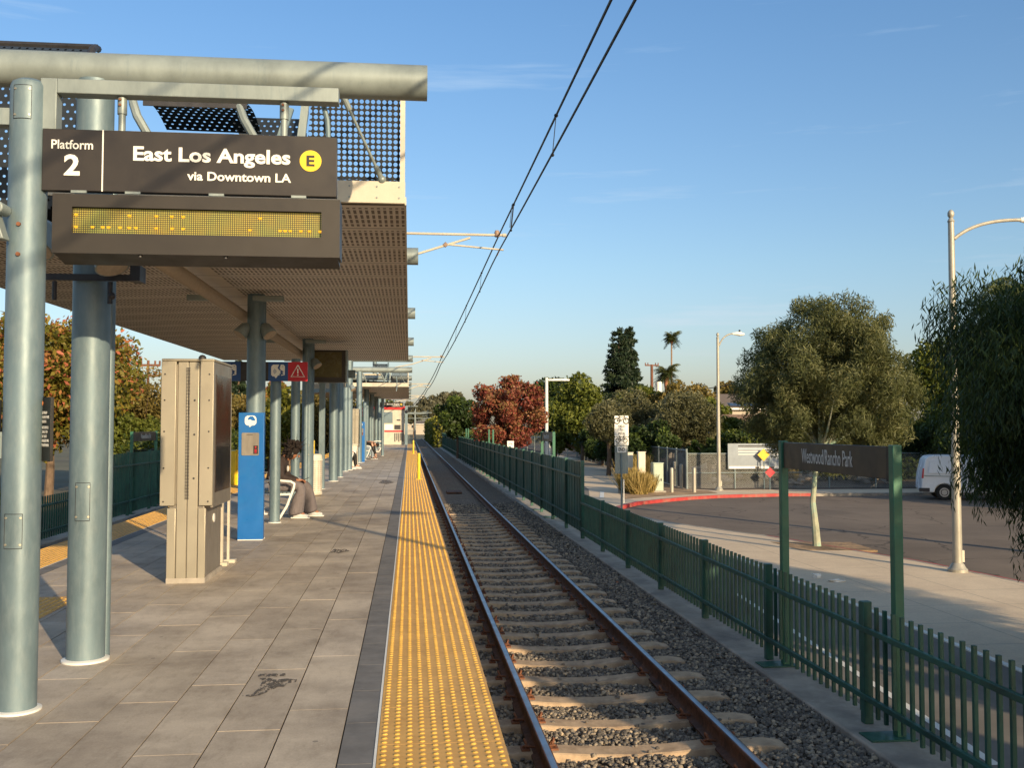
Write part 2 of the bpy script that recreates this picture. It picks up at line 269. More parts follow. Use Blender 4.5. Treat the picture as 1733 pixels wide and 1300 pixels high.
# ------------------------------------------------------------------ object helpers
ORG={}
def tag(o,label=None,cat=None,group=None,kind=None):
    if label: o['label']=label
    if cat: o['category']=cat
    if group: o['group']=group
    if kind: o['kind']=kind
    return o
def thing(name,loc,label,cat,group=None):
    o=bpy.data.objects.new(name,None); COL.objects.link(o); o.location=loc; o.empty_display_size=.1
    ORG[o.name]=Vector(loc); return tag(o,label,cat,group)
def org(p):
    while p is not None:
        if p.name in ORG: return ORG[p.name]
        p=p.parent
    return Vector((0,0,0))
class MB:
    def __init__(s): s.v=[]; s.f=[]; s.mi=[]; s.cur=0; s.tint=[]
    def add(s,vs,fs):
        b=len(s.v); s.v+= [tuple(x) for x in vs]; s.f+=[tuple(i+b for i in f) for f in fs]; s.mi+=[s.cur]*len(fs); return s
    def box(s,x0,x1,y0,y1,z0,z1):
        return s.add([(x0,y0,z0),(x1,y0,z0),(x1,y1,z0),(x0,y1,z0),(x0,y0,z1),(x1,y0,z1),(x1,y1,z1),(x0,y1,z1)],
            [(0,3,2,1),(4,5,6,7),(0,1,5,4),(1,2,6,5),(2,3,7,6),(3,0,4,7)])
    def obox(s,c,size,mat):
        c=Vector(c); hx,hy,hz=[a/2 for a in size]
        vs=[c+mat@Vector((x,y,z)) for z in(-hz,hz) for x,y in((-hx,-hy),(hx,-hy),(hx,hy),(-hx,hy))]
        return s.add(vs,[(0,3,2,1),(4,5,6,7),(0,1,5,4),(1,2,6,5),(2,3,7,6),(3,0,4,7)])
    def bar(s,a,b,w,h=None,up=(0,0,1)):
        a=Vector(a);b=Vector(b);h=h or w; d=(b-a); L=d.length; d.normalize(); u=Vector(up)
        if abs(d.dot(u))>.99: u=Vector((0,1,0))
        x=d.cross(u).normalized(); z=x.cross(d)
        m=Matrix((x,d,z)).transposed(); return s.obox((a+b)/2,(w,L,h),m)
    def tube(s,a,b,r0,r1=None,n=14,cap=True): return s.path([a,b],[r0,r0 if r1 is None else r1],n,cap)
    def path(s,pts,rs,n=10,cap=True):
        pts=[Vector(p) for p in pts]
        if not isinstance(rs,(list,tuple)): rs=[rs]*len(pts)
        b=len(s.v); prev=None
        for i,p in enumerate(pts):
            d=(pts[min(i+1,len(pts)-1)]-pts[max(i-1,0)]).normalized()
            if prev is None:
                u=Vector((0,0,1)) if abs(d.z)<.9 else Vector((1,0,0))
                x=d.cross(u).normalized()
            else: x=(prev-d*prev.dot(d)).normalized()
            prev=x; y=d.cross(x)
            for k in range(n):
                a=2*PI*k/n; s.v.append(tuple(p+(x*math.cos(a)+y*math.sin(a))*rs[i]))
        for i in range(len(pts)-1):
            for k in range(n):
                s.f.append((b+i*n+k,b+i*n+(k+1)%n,b+(i+1)*n+(k+1)%n,b+(i+1)*n+k)); s.mi.append(s.cur)
        if cap:
            s.f.append(tuple(b+k for k in reversed(range(n)))); s.mi.append(s.cur)
            e=b+(len(pts)-1)*n; s.f.append(tuple(e+k for k in range(n))); s.mi.append(s.cur)
        return s
    def lathe(s,c,prof,n=20):
        b=len(s.v); c=Vector(c)
        for r,z in prof:
            for k in range(n): a=2*PI*k/n; s.v.append((c.x+r*math.cos(a),c.y+r*math.sin(a),c.z+z))
        for i in range(len(prof)-1):
            for k in range(n): s.f.append((b+i*n+k,b+i*n+(k+1)%n,b+(i+1)*n+(k+1)%n,b+(i+1)*n+k)); s.mi.append(s.cur)
        s.f.append(tuple(b+k for k in reversed(range(n)))); s.mi.append(s.cur)
        e=b+(len(prof)-1)*n; s.f.append(tuple(e+k for k in range(n))); s.mi.append(s.cur); return s
    def prism(s,poly,d0,d1,plane='xy'):
        def P(p,d): return {'xy':(p[0],p[1],d),'xz':(p[0],d,p[1]),'yz':(d,p[0],p[1])}[plane]
        n=len(poly); vs=[P(p,d0) for p in poly]+[P(p,d1) for p in poly]
        return s.add(vs,[tuple(reversed(range(n))),tuple(range(n,2*n))]+[(i,(i+1)%n,n+(i+1)%n,n+i) for i in range(n)])
    def quad(s,a,b,c,d): return s.add([a,b,c,d],[(0,1,2,3)])
    def disc(s,c,r,nrm=(0,-1,0),n=20,th=.002):
        c=Vector(c); nn=Vector(nrm).normalized(); return s.tube(c,c+nn*th,r,r,n)
    def ball(s,c,r,sq=(1,1,1),n=10,jit=0):
        c=Vector(c); pr=[]
        b=len(s.v); m=n//2+1
        for i in range(m+1):
            th=PI*i/m
            for k in range(n):
                a=2*PI*k/n; j=1+random.uniform(-jit,jit)
                s.v.append((c.x+r*sq[0]*math.sin(th)*math.cos(a)*j,c.y+r*sq[1]*math.sin(th)*math.sin(a)*j,c.z+r*sq[2]*math.cos(th)*j))
        for i in range(m):
            for k in range(n): s.f.append((b+i*n+k,b+(i+1)*n+k,b+(i+1)*n+(k+1)%n,b+i*n+(k+1)%n)); s.mi.append(s.cur)
        return s
    def build(s,name,mat,parent=None,bevel=0,smooth=True,angle=35,tint=None):
        o3=org(parent); me=bpy.data.meshes.new(name)
        vs=[(v[0]-o3.x,v[1]-o3.y,v[2]-o3.z) for v in s.v] if parent is not None else s.v
        me.from_pydata(vs,[],s.f)
        mats=mat if isinstance(mat,(list,tuple)) else [mat]
        for m in mats: me.materials.append(m)
        if len(mats)>1: me.polygons.foreach_set('material_index',s.mi)
        if tint is not None:
            at_=me.attributes.new('tint','FLOAT','POINT'); at_.data.foreach_set('value',tint)
        import bmesh
        if len(s.f)<20000:
            bm=bmesh.new(); bm.from_mesh(me); bmesh.ops.recalc_face_normals(bm,faces=bm.faces); bm.to_mesh(me); bm.free()
        if smooth:
            me.polygons.foreach_set('use_smooth',[True]*len(me.polygons)); me.set_sharp_from_angle(angle=R(angle))
        o=bpy.data.objects.new(name,me); COL.objects.link(o)
        if parent is not None: o.parent=parent
        if bevel:
            md=o.modifiers.new('bevel','BEVEL'); md.width=bevel; md.segments=2; md.limit_method='ANGLE'; md.angle_limit=R(40)
        return o
def struct(o): o['kind']='structure'; return o
def copy_tree(o,parent=None,delta=None):
    c=o.copy(); COL.objects.link(c)
    if parent is not None: c.parent=parent
    for ch in o.children: copy_tree(ch,c)
    if parent is None and o.name in ORG and delta is not None:
        c.location=o.location+Vector(delta); ORG[c.name]=c.location.copy()
    return c
AX={'-y':Matrix(((1,0,0),(0,0,-1),(0,1,0))),'-x':Matrix(((0,0,-1),(-1,0,0),(0,1,0))),'+x':Matrix(((0,0,1),(1,0,0),(0,1,0))),'+y':Matrix(((-1,0,0),(0,0,1),(0,1,0))),'up':Matrix.Identity(3)}
def text(s,c,w,h,face,mat,parent,name='lettering',bold=.012,th=.002,body=None):
    """lettering fitted to a w x h box centred at c; face = outward direction or a matrix"""
    cu=bpy.data.curves.new(name,'FONT'); cu.body=s; cu.align_x='CENTER'; cu.offset=bold; cu.extrude=.01; cu.space_line=.95; cu.resolution_u=3
    tmp=bpy.data.objects.new('tmp',cu); COL.objects.link(tmp); dg=bpy.context.evaluated_depsgraph_get()
    me=bpy.data.meshes.new_from_object(tmp.evaluated_get(dg)); bpy.data.objects.remove(tmp)
    v=np.empty(len(me.vertices)*3); me.vertices.foreach_get('co',v); v=v.reshape(-1,3)
    lo=v.min(0); hi=v.max(0); ce=(lo+hi)/2; v-=ce; v[:,0]*=w/(hi[0]-lo[0]); v[:,1]*=h/(hi[1]-lo[1]); v[:,2]*=th/(hi[2]-lo[2])
    m=np.array(AX[face] if isinstance(face,str) else face); v=v@m.T+np.array(c)-np.array(org(parent))
    me.vertices.foreach_set('co',v.ravel()); me.materials.clear(); me.materials.append(mat); me.name=name
    me.polygons.foreach_set('material_index',[0]*len(me.polygons)); me.update()
    o=bpy.data.objects.new(name,me); COL.objects.link(o); o.parent=parent; return o
# ------------------------------------------------------------------ foliage helpers
def rawmesh(name,v,nf,mat,parent,tint):
    """quads from an (nf*4,3) vertex array"""
    o3=org(parent); me=bpy.data.meshes.new(name); v=v-np.array(o3)
    me.vertices.add(len(v)); me.vertices.foreach_set('co',v.ravel().astype(np.float32))
    me.loops.add(nf*4); me.loops.foreach_set('vertex_index',np.arange(nf*4,dtype=np.int32))
    me.polygons.add(nf); me.polygons.foreach_set('loop_start',np.arange(0,nf*4,4,dtype=np.int32))
    me.update(calc_edges=True); me.materials.append(mat)
    a=me.attributes.new('tint','FLOAT','POINT'); a.data.foreach_set('value',np.repeat(tint,4).astype(np.float32))
    o=bpy.data.objects.new(name,me); COL.objects.link(o)
    if parent is not None: o.parent=parent
    return o
def leaf_arrays(n,clumps,size,asp,droop,seed,shell=.55,vgrad=.25):
    g=np.random.default_rng(seed); C=np.array([c[0] for c in clumps],float); Rr=np.array([c[1] for c in clumps],float)
    if Rr.ndim==1: Rr=np.stack([Rr]*3,1)
    w=Rr.prod(1)**(2/3.); idx=g.choice(len(C),n,p=w/w.sum())
    d=g.normal(size=(n,3)); d/=np.linalg.norm(d,axis=1)[:,None]
    rad=shell+(1-shell)*g.random(n)**.6; out=g.random(n)<.08; rad[out]*=1+.3*g.random(out.sum())
    p=C[idx]+d*Rr[idx]*rad[:,None]
    ax=g.normal(size=(n,3)); ax/=np.linalg.norm(ax,axis=1)[:,None]; ax=ax*(1-droop)+np.array([0,0,-1.])*droop+d*.25*(1-droop); ax/=np.linalg.norm(ax,axis=1)[:,None]
    sd=np.cross(ax,g.normal(size=(n,3))); sd/=np.linalg.norm(sd,axis=1)[:,None]
    L=size*(.6+.8*g.random(n))[:,None]; W=L*asp
    q=np.stack([p-ax*L*.5,p+sd*W*.5,p+ax*L*.5,p-sd*W*.5],1).reshape(-1,3)
    ct=g.random(len(C))
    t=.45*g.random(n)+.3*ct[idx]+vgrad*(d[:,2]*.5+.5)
    return q,t
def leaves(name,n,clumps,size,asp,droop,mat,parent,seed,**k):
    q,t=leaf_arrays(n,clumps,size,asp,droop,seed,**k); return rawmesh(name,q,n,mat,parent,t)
def crown(c,rad,nc,cr,seed,fill=.35,flat=0):
    g=random.Random(seed); out=[]
    for i in range(nc):
        while True:
            d=Vector([g.gauss(0,1) for _ in range(3)]).normalized()
            if flat and d.z<-flat: continue
            break
        k=g.uniform(.62,.9) if i>nc*fill else g.uniform(.1,.6)
        r=cr*g.uniform(.65,1.3)
        out.append(((c[0]+d.x*rad[0]*k,c[1]+d.y*rad[1]*k,c[2]+d.z*rad[2]*k),r))
    return out
def tree(name,base,c,rad,label,mat,bark='bark',n=8000,nc=26,cr=None,size=.25,asp=.45,droop=.15,trunk=.15,seed=1,group=None,limbs=6,trunkpts=None,cat='tree',fill=.35,**k):
    tr=thing(name,base,label,cat,group); cr=cr or min(rad)*.36
    cl=crown(c,rad,nc,cr,seed,fill)
    m=MB(); b=Vector(base); cc=Vector(c)
    pts=trunkpts or [b,b.lerp(Vector((c[0],c[1],c[2]-rad[2]*.6)),.5)+Vector((.05,.03,0)),Vector((c[0],c[1],c[2]-rad[2]*.55)),cc]
    m.path(pts,[trunk*1.15,trunk,trunk*.85,trunk*.3][:len(pts)] if len(pts)==4 else [trunk*(1.1-.9*i/(len(pts)-1)) for i in range(len(pts))],9)
    st=pts[-2]; g=random.Random(seed+5)
    for q,r in g.sample(cl,min(limbs,len(cl))):
        q=Vector(q); mid=st.lerp(q,.5)+Vector((0,0,-.08*rad[2])); m.path([st,mid,q],[trunk*.5,trunk*.32,trunk*.1],6)
    m.build('trunk',M[bark],tr)
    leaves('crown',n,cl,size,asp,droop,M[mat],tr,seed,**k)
    return tr
# ================================================================== SETTING
def sheet(name,poly,z,mat,th=None):
    m=MB()
    if th: m.prism(poly,z-th,z)
    else: m.add([(p[0],p[1],z) for p in poly],[tuple(range(len(poly)))])
    return struct(m.build(name,mat,smooth=False))
m=MB(); m.quad((-1500,-60,-1.93),(1500,-60,-1.93),(1500,2500,-1.93),(-1500,2500,-1.93)); struct(m.build('ground',M['ground'],smooth=False))
G=-1.75
kerb_line=[(15.6,-15),(14.9,2),(14.1,10),(13.4,15),(12.79,19.44),(12.28,22.6),(11.51,25.3),(10.6,28.4),(9.6,30.6),(8.75,32.8),(8.3,35),(8.2,37),(8.55,39.4),(9.8,41.5),(11.48,43.1),(13.0,44.3),(14.67,45.2),(18.04,45.9),(23.44,45.8),(34,45.7),(60,45.7)]
sheet('road',[(p[0]-.3,p[1]) for p in kerb_line[:14]]+[(p[0],p[1]+.3) for p in kerb_line[14:]]+[(60,-15)],-1.885,M['asphalt'])
side=[(4.2,-15)]+kerb_line+[(60,48.8),(15.4,48.8),(14.35,50),(15.2,62),(16.75,96),(16.75,112),(4.2,112)]
t=NT('sidewalk_concrete')
sp=t.n('ShaderNodeSeparateXYZ'); t.l(t.tc.outputs['Object'],sp.inputs[0])
jx=t.math('LESS_THAN',t.math('FRACT',t.math('DIVIDE',sp.outputs[0],1.55)),.010); jy=t.math('LESS_THAN',t.math('FRACT',t.math('DIVIDE',sp.outputs[1],1.55)),.010)
c=t.ramp(t.noise(.9,7,.7),[(.3,(.58,.46,.33)),(.7,(.72,.585,.42))]); c=t.mix(.6,c,t.ramp(t.noise(30,4),[(.3,.8),(.7,1.1)]),'MULTIPLY')
c=t.mix(t.math('MULTIPLY',t.math('MAXIMUM',jx,jy),.75),c,(.16,.14,.12))
M['sidewalk']=t.done(t.bsdf(c,.85,0,t.noise(50,4),.3,.004))
sheet('sidewalk',side,G,M['sidewalk'],.2)
sheet('bike_path',[(4.3,-15),(8.02,-15),(8.02,18),(7.9,26),(7.3,31),(7.0,35),(7.6,41),(9.2,50),(13.6,96),(13.9,112),(9.8,112),(5.2,45),(4.3,34)],G+.004,M['path'])
# path markings
m=MB(); m.box(8.05,8.15,4,24,G+.0,G+.012); struct(m.build('path_edge_line',M['white'],smooth=False))
m=MB()
for i in range(6): m.quad((5.55+i*.12,9-.0+i*1.6,G+.009),(5.65+i*.12,9+i*1.6,G+.009),(5.77+i*.12,10.6+i*1.6,G+.009),(5.67+i*.12,10.6+i*1.6,G+.009))
m.quad((8.6,44,G+.009),(9.4,48,G+.009),(9.6,48,G+.009),(8.8,44,G+.009))
struct(m.build('path_marking',M['white'],smooth=False))
def kerb(name,pts,mat,w=.16,dz=.004):
    m=MB()
    for a,b in zip(pts[:-1],pts[1:]):
        a=Vector((*a,0)); b=Vector((*b,0)); d=(b-a).normalized(); n=Vector((d.y,-d.x,0))
        p=[a-n*w,b-n*w,b+n*.012,a+n*.012]
        zz0,zz1=-1.9,G+dz
        m.add([(q.x,q.y,zz0) for q in p]+[(q.x,q.y,zz1) for q in p],[(4,5,6,7),(2,3,7,6),(0,1,5,4),(1,2,6,5),(3,0,4,7)])
    return struct(m.build(name,mat,smooth=False))
kerb('kerb',kerb_line[:12],M['concrete'])
kerb('red_painted_kerb',kerb_line[11:18]+[(19.6,45.88)],M['red'],.17,.006)
kerb('far_kerb',[(19.6,45.88)]+kerb_line[18:],M['concrete'])
kerb('red_edge_kerb',kerb_line[2:8],M['red'],.05,.008)
sheet('dirt_lot',[(15.45,48.85),(90,48.85),(140,170),(17,170),(16.9,96),(15.3,62),(14.45,50)],-1.74,M['lot'],.2)
sheet('planting_strip',[(4.25,42),(5.3,46),(8.2,86),(8.2,112),(4.25,112)],G+.02,M['dirt'],.1)
sheet('dirt_verge',[(9.6,43.2),(12.4,45.3),(14.9,46.5),(15.0,48.3),(14.2,49.6),(14.6,58),(11.6,54),(10.2,47.5)],G+.012,M['dirt'])
sheet('left_garden',[(-90,-15),(-8.45,-15),(-8.45,150),(-90,150)],-1.3,M['ground'],.5)
# track bed
sheet('ballast_bed',[(-8.25,-15),(3.86,-15),(3.86,210),(-8.25,210)],-1.20,M['ballast'],.7)
for nm,x0,x1,y1,zt in (('fence_plinth',3.73,4.22,121,-1.10),('fence_plinth_left',-8.45,-8.0,70,-1.10)):
    m=MB(); m.box(x0,x1,-15,y1,-1.8,zt); o=struct(m.build(nm,M['concrete'],bevel=.02))
# platform
m=MB(); m.box(-4.42,.42,-15,83.5,-1.3,-.012); struct(m.build('platform',M['joint'],smooth=False))
m=MB(); m.box(.3,.455,-15,83.5,-.5,-.014); m.box(-4.46,-4.3,-15,83.5,-.5,-.014); struct(m.build('platform_edge',M['concw'],smooth=False))
# paving slabs as real slabs with joints
m=MB(); tints=[]
cols=[(-.314-.3115*k) for k in range(0,11)]
offs=[(.36-.33*k)%1.22 for k in range(11)]
def slab(m,x0,x1,y0,y1,z=0):
    m.add([(x0,y0,z),(x1,y0,z),(x1,y1,z),(x0,y1,z),(x0,y0,z-.01),(x1,y0,z-.01),(x1,y1,z-.01),(x0,y1,z-.01)],[(0,1,2,3),(0,4,5,1),(1,5,6,2),(2,6,7,3),(3,7,4,0)])
for k,xr in enumerate(cols):
    xl=xr-.3115
    if k==10: xl=-3.69
    y=-6+offs[k]
    while y<83:
        tt=random.random(); slab(m,xl+.0042,xr-.0042,y+.003,min(y+1.22,83)-.003,random.uniform(-.0006,.0006)); tints+=[tt]*8; y+=1.22
m.build('platform_paving',M['paver'],smooth=False,tint=tints)['kind']='structure'
m=MB()  # light grout in the cross joints
for k,xr in enumerate(cols):
    xl=xr-.3115 if k<10 else -3.69
    y=-6+offs[k]
    while y<83:
        m.quad((xl+.005,y-.005,-.0018),(xr-.005,y-.005,-.0018),(xr-.005,y+.005,-.0018),(xl+.005,y+.005,-.0018)); y+=1.22
struct(m.build('joint_grout',M['grout'],smooth=False))
m=MB()
for xa,xb in ((-.311,-.155),(-3.855,-3.695)):
    y=-6+.1
    while y<83: slab(m,xa,xb,y+.002,y+.608); y+=.61
struct(m.build('edge_paving',M['paverdark'],smooth=False))
m=MB(); m.box(-.154,-.142,-6,83,-.01,.003); m.box(-3.868,-3.856,-6,83,-.01,.003); struct(m.build('edge_line',M['white'],smooth=False))
# tactile strips
def tactile(x0,cnt,y0,y1,name,yoff=.03,only=True):
    m=MB(); y=y0
    while y<y1-.01:
        slab(m,x0+.001,x0+cnt*.0597-.001,y+.0015,min(y+.61,y1)-.0015,.004); y+=.61
    struct(m.build(name,M['tactile'],smooth=False))
    # truncated domes as one numpy mesh
    n=0; vs=[];fs=[]
    ny=int((y1-y0)/.061)
    g=random.Random(3)
    for j in range(ny):
        yy=y0+.0305+j*.061
        if yy>60: break
        K=8 if yy<14 else 5
        for i in range(cnt):
            xx=x0+.0298+i*.0597; b=len(vs)
            for r,z in ((.0155,.0042),(.0105,.0095)):
                for k in range(K):
                    a=2*PI*(k+.5)/K; vs.append((xx+r*math.cos(a),yy+r*.82*math.sin(a),z))
            fs+=[(b+k,b+(k+1)%K,b+K+(k+1)%K,b+K+k) for k in range(K)]; fs.append(tuple(b+K+k for k in range(K)))
    me=bpy.data.meshes.new(name+'_domes'); me.from_pydata(vs,[],fs); me.materials.append(M['dome']); me.polygons.foreach_set('use_smooth',[True]*len(me.polygons)); me.set_sharp_from_angle(angle=R(50))
    o=bpy.data.objects.new('tactile_domes',me); COL.objects.link(o); tag(o,kind='stuff'); tag(o,'rows of small yellow warning domes' + (' along the edge nearest the visible track' if x0>-1 else (' along the far left platform edge' if cnt>9 and x0<-4 else ' on the guide patch beside the left edge')),'tactile paving')
tactile(-.141,10,-2,83,'tactile_strip'); tactile(-4.457,10,3,62,'tactile_strip_left')
tactile(-3.69,14,7.1,9.05,'tactile_guide_patch')
for (xa,xb,ya,yb) in ((-1.6,-.3,72.5,73.1),):
    m=MB(); m.box(xa,xb,ya,yb,-.01,.005); struct(m.build('tactile_guide_bar',M['tactile'],smooth=False))
# residue marks on the paving
def blot(name,pts,z=.0025):
    m=MB(); m.add([(*q,z) for q in pts],[tuple(range(len(pts)))]); return struct(m.build(name,M['stain'],smooth=False))
from math import cos,sin
def Zp(px,py,z=0):
    d=ray(px,py); t_=(z-H0)/d.z; return (d.x*t_,d.y*t_)
zz=lambda L:[Zp(a*.404,780+b*.404) for a,b in L]
blot('residue_mark',zz([(1012,988),(1060,978),(1085,955),(1100,925),(1085,912),(1130,913),(1155,920),(1200,915),(1245,918),(1240,930),(1205,936),(1190,950),(1165,950),(1130,968),(1090,985),(1050,992)]))
blot('residue_mark',zz([(1080,896),(1195,893),(1198,906),(1180,904),(1165,909),(1140,905),(1110,910),(1095,905),(1082,908)]))
blot('residue_mark',zz([(1382,388),(1400,370),(1430,373),(1445,370),(1470,380),(1440,384),(1420,390),(1405,386)]))
blot('residue_mark',[Zp(a,b) for a,b in ((640,818),(648,813),(660,814),(668,817),(655,820))])
blot('residue_mark',[Zp(a,b) for a,b in ((405,783+45),(414,829),(412,832),(402,832))])
# ------------------------------------------------------------------ rails
PR=[(-.075,0),(.075,0),(.075,.012),(.02,.03),(.010,.045),(.010,.125),(.034,.137),(.036,.150),(.036,.166)]
def rail(x,name,label,y0=-10,y1=210,n_=0):
    r=thing(name,(x,y0,-1.14),label,'rail','running rails of the two tracks')
    prof=PR+[(.030,.171),(-.030,.171)]+[(-a,b) for a,b in reversed(PR[2:])]
    m=MB(); m.prism([(x+a,-1.14+b) for a,b in prof],y0,y1,'xz'); m.build('rail_web',M['rust'],r)
    m=MB(); m.prism([(x+a,-1.14+b) for a,b in ((-.025,.1715),(.025,.1715),(.020,.1735),(-.020,.1735))],y0,y1,'xz'); m.build('rail_head',M['railtop'],r)
XT=1.81
rail(1.055,'rail','left rail of the near track, beside the yellow platform edge'); rail(2.565,'rail','right rail of the near track, toward the green fence')
rail(-5.07,'rail','nearer rail of the far left track below the platform'); rail(-6.58,'rail','farther rail of the far left track below the platform')
# sleepers
tie=thing('sleeper',(XT,5.04-.0,-1.16),'buff concrete sleeper under the rusty running rails','sleeper','concrete sleepers under the near track')
ys=5.04
m=MB(); L=1.3
prof=[(-L,.0),(-1.15,.022),(-.62,.022),(-.35,.0),(0,-.012),(.35,.0),(.62,.022),(1.15,.022),(L,.0)]
vs=[];fs=[]
for x,z in prof:
    w=.125
    for (yy,dz) in ((-w-.03,-.12),(-w+.005,-.004),(-w+.02,.006),(w-.02,.006),(w-.005,-.004),(w+.03,-.12)): vs.append((XT+x,ys+yy,-1.152+z+dz))
for i in range(len(prof)-1):
    for k in range(5): fs.append((i*6+k,(i+1)*6+k,(i+1)*6+k+1,i*6+k+1))
fs+= [tuple(range(6)),tuple(reversed(range(len(vs)-6,len(vs))))]
m.add(vs,fs); m.build('sleeper_block',M['tie'],tie,angle=30)
def clipmb(x,sgn,y):
    m=MB(); p=[]
    for k in range(9):
        a=-PI*.75+k*(1.5*PI)/8; p.append((x+sgn*(.10+.02*cos(a)),y+.035*sin(a)+.02,-1.095+.045*cos(a)))
    m.path(p,.011,6); m.path([(x+sgn*.04,y-.02,-1.10),(x+sgn*.12,y-.03,-1.085),(x+sgn*.14,y+.03,-1.12)],.011,6); m.box(min(x+sgn*.08,x+sgn*.15),max(x+sgn*.08,x+sgn*.15),y-.05,y+.06,-1.15,-1.108); return m
for xr in (1.055,2.565):
    for sg in (-1,1): clipmb(xr,sg,ys).build('rail_clip',M['clip'],tie)
tie2=None
for k in range(1,95):
    if k<34: c_=copy_tree(tie)
    else:
        c_=tie.copy(); COL.objects.link(c_); q=tie.children[0].copy(); COL.objects.link(q); q.parent=c_
    c_.location=(XT+random.uniform(-.012,.012),ys+k*.745,-1.16+random.uniform(-.004,.004)-(.012 if k>42 else 0)); c_.rotation_euler=(0,0,random.uniform(-.006,.006))
for k in (-1,-2):
    c_=copy_tree(tie); c_.location=(XT,ys+k*.745,-1.16)
# small steel plate box between the rails
bx=thing('track_box',(1.81,40,-1.15),'rusty steel box lying between the rails beyond the yellow bollard','track box'); m=MB(); m.box(1.5,2.1,39.2,40.4,-1.2,-1.12); m.build('box_lid',M['rust'],bx,bevel=.02)
# ------------------------------------------------------------------ ballast stones (numpy)
def stones():
    g=np.random.default_rng(11)
    def field(n,x0,x1,y0,y1,s0,s1,zb):
        x=g.uniform(x0,x1,n); y=g.uniform(y0,y1,n); s=g.uniform(s0,s1,n); z=zb+g.uniform(-.015,.02,n)
        return x,y,z,s
    F_=[]
    # density falls with distance
    for ya,yb,dens,s0,s1 in ((3,7,1500,.022,.042),(7,12,1200,.023,.043),(12,20,700,.028,.05),(20,34,320,.035,.06)):
        A=(3.82-.45)*(yb-ya); F_.append(field(int(A*dens),.45,3.82,ya,yb,s0,s1,-1.172))
    x,y,z,s=[np.concatenate([f[i] for f in F_]) for i in range(4)]
    # keep stones off the sleeper tops
    ph=np.abs(((y-ys+.3725)%.745)-.3725); on=(ph<.135)&(np.abs(x-XT)<1.31)
    keep=~on | (g.random(len(x))<.012); x,y,z,s,on=x[keep],y[keep],z[keep],s[keep],on[keep]; z=np.where(on,-1.13,z)
    # crib ballast sits a little lower between rails, shoulder a little higher
    z=z-np.where((np.abs(x-XT)<.7),.012,0)+np.where(x>3.15,.02,0)+.012*np.sin(x*5+y*3)
    n=len(x); base=np.array([[-1,-1,-.7],[1,-1,-.7],[1,1,-.7],[-1,1,-.7],[-.7,-.7,.7],[.7,-.7,.7],[.7,.7,.7],[-.7,.7,.7]])*.5
    V=base[None]*g.uniform(.55,1.25,(n,8,3))*s[:,None,None]
    V[:,:,2]*=.8
    ang=g.uniform(0,2*PI,n); ti=g.normal(0,.5,n)
    ca,sa=np.cos(ang),np.sin(ang); ct,st=np.cos(ti),np.sin(ti)
    X=V[:,:,0].copy(); Z_=V[:,:,2].copy(); V[:,:,0]=X*ct[:,None]+Z_*st[:,None]; V[:,:,2]=-X*st[:,None]+Z_*ct[:,None]
    X=V[:,:,0].copy(); Y_=V[:,:,1].copy(); V[:,:,0]=X*ca[:,None]-Y_*sa[:,None]; V[:,:,1]=X*sa[:,None]+Y_*ca[:,None]
    V+=np.stack([x,y,z],1)[:,None,:]; V=V.reshape(-1,3)
    fq=np.array([[4,5,6,7],[0,1,5,4],[1,2,6,5],[2,3,7,6],[3,0,4,7]])
    Fq=(fq[None]+(np.arange(n)*8)[:,None,None]).reshape(-1)
    me=bpy.data.meshes.new('ballast_stones'); me.vertices.add(len(V)); me.vertices.foreach_set('co',V.ravel().astype(np.float32))
    me.loops.add(len(Fq)); me.loops.foreach_set('vertex_index',Fq.astype(np.int32)); nf=len(Fq)//4
    me.polygons.add(nf); me.polygons.foreach_set('loop_start',np.arange(0,nf*4,4,dtype=np.int32)); me.update(calc_edges=True)
    ti=g.random(n)**1.5*.93+np.where(g.random(n)<.01,.1,0); a=me.attributes.new('tint','FLOAT','POINT'); a.data.foreach_set('value',np.repeat(ti,8).astype(np.float32))
    me.materials.append(M['stone']); o=bpy.data.objects.new('ballast_stones',me); COL.objects.link(o); tag(o,'loose grey crushed stone ballast around the sleepers','ballast',kind='stuff')
stones()
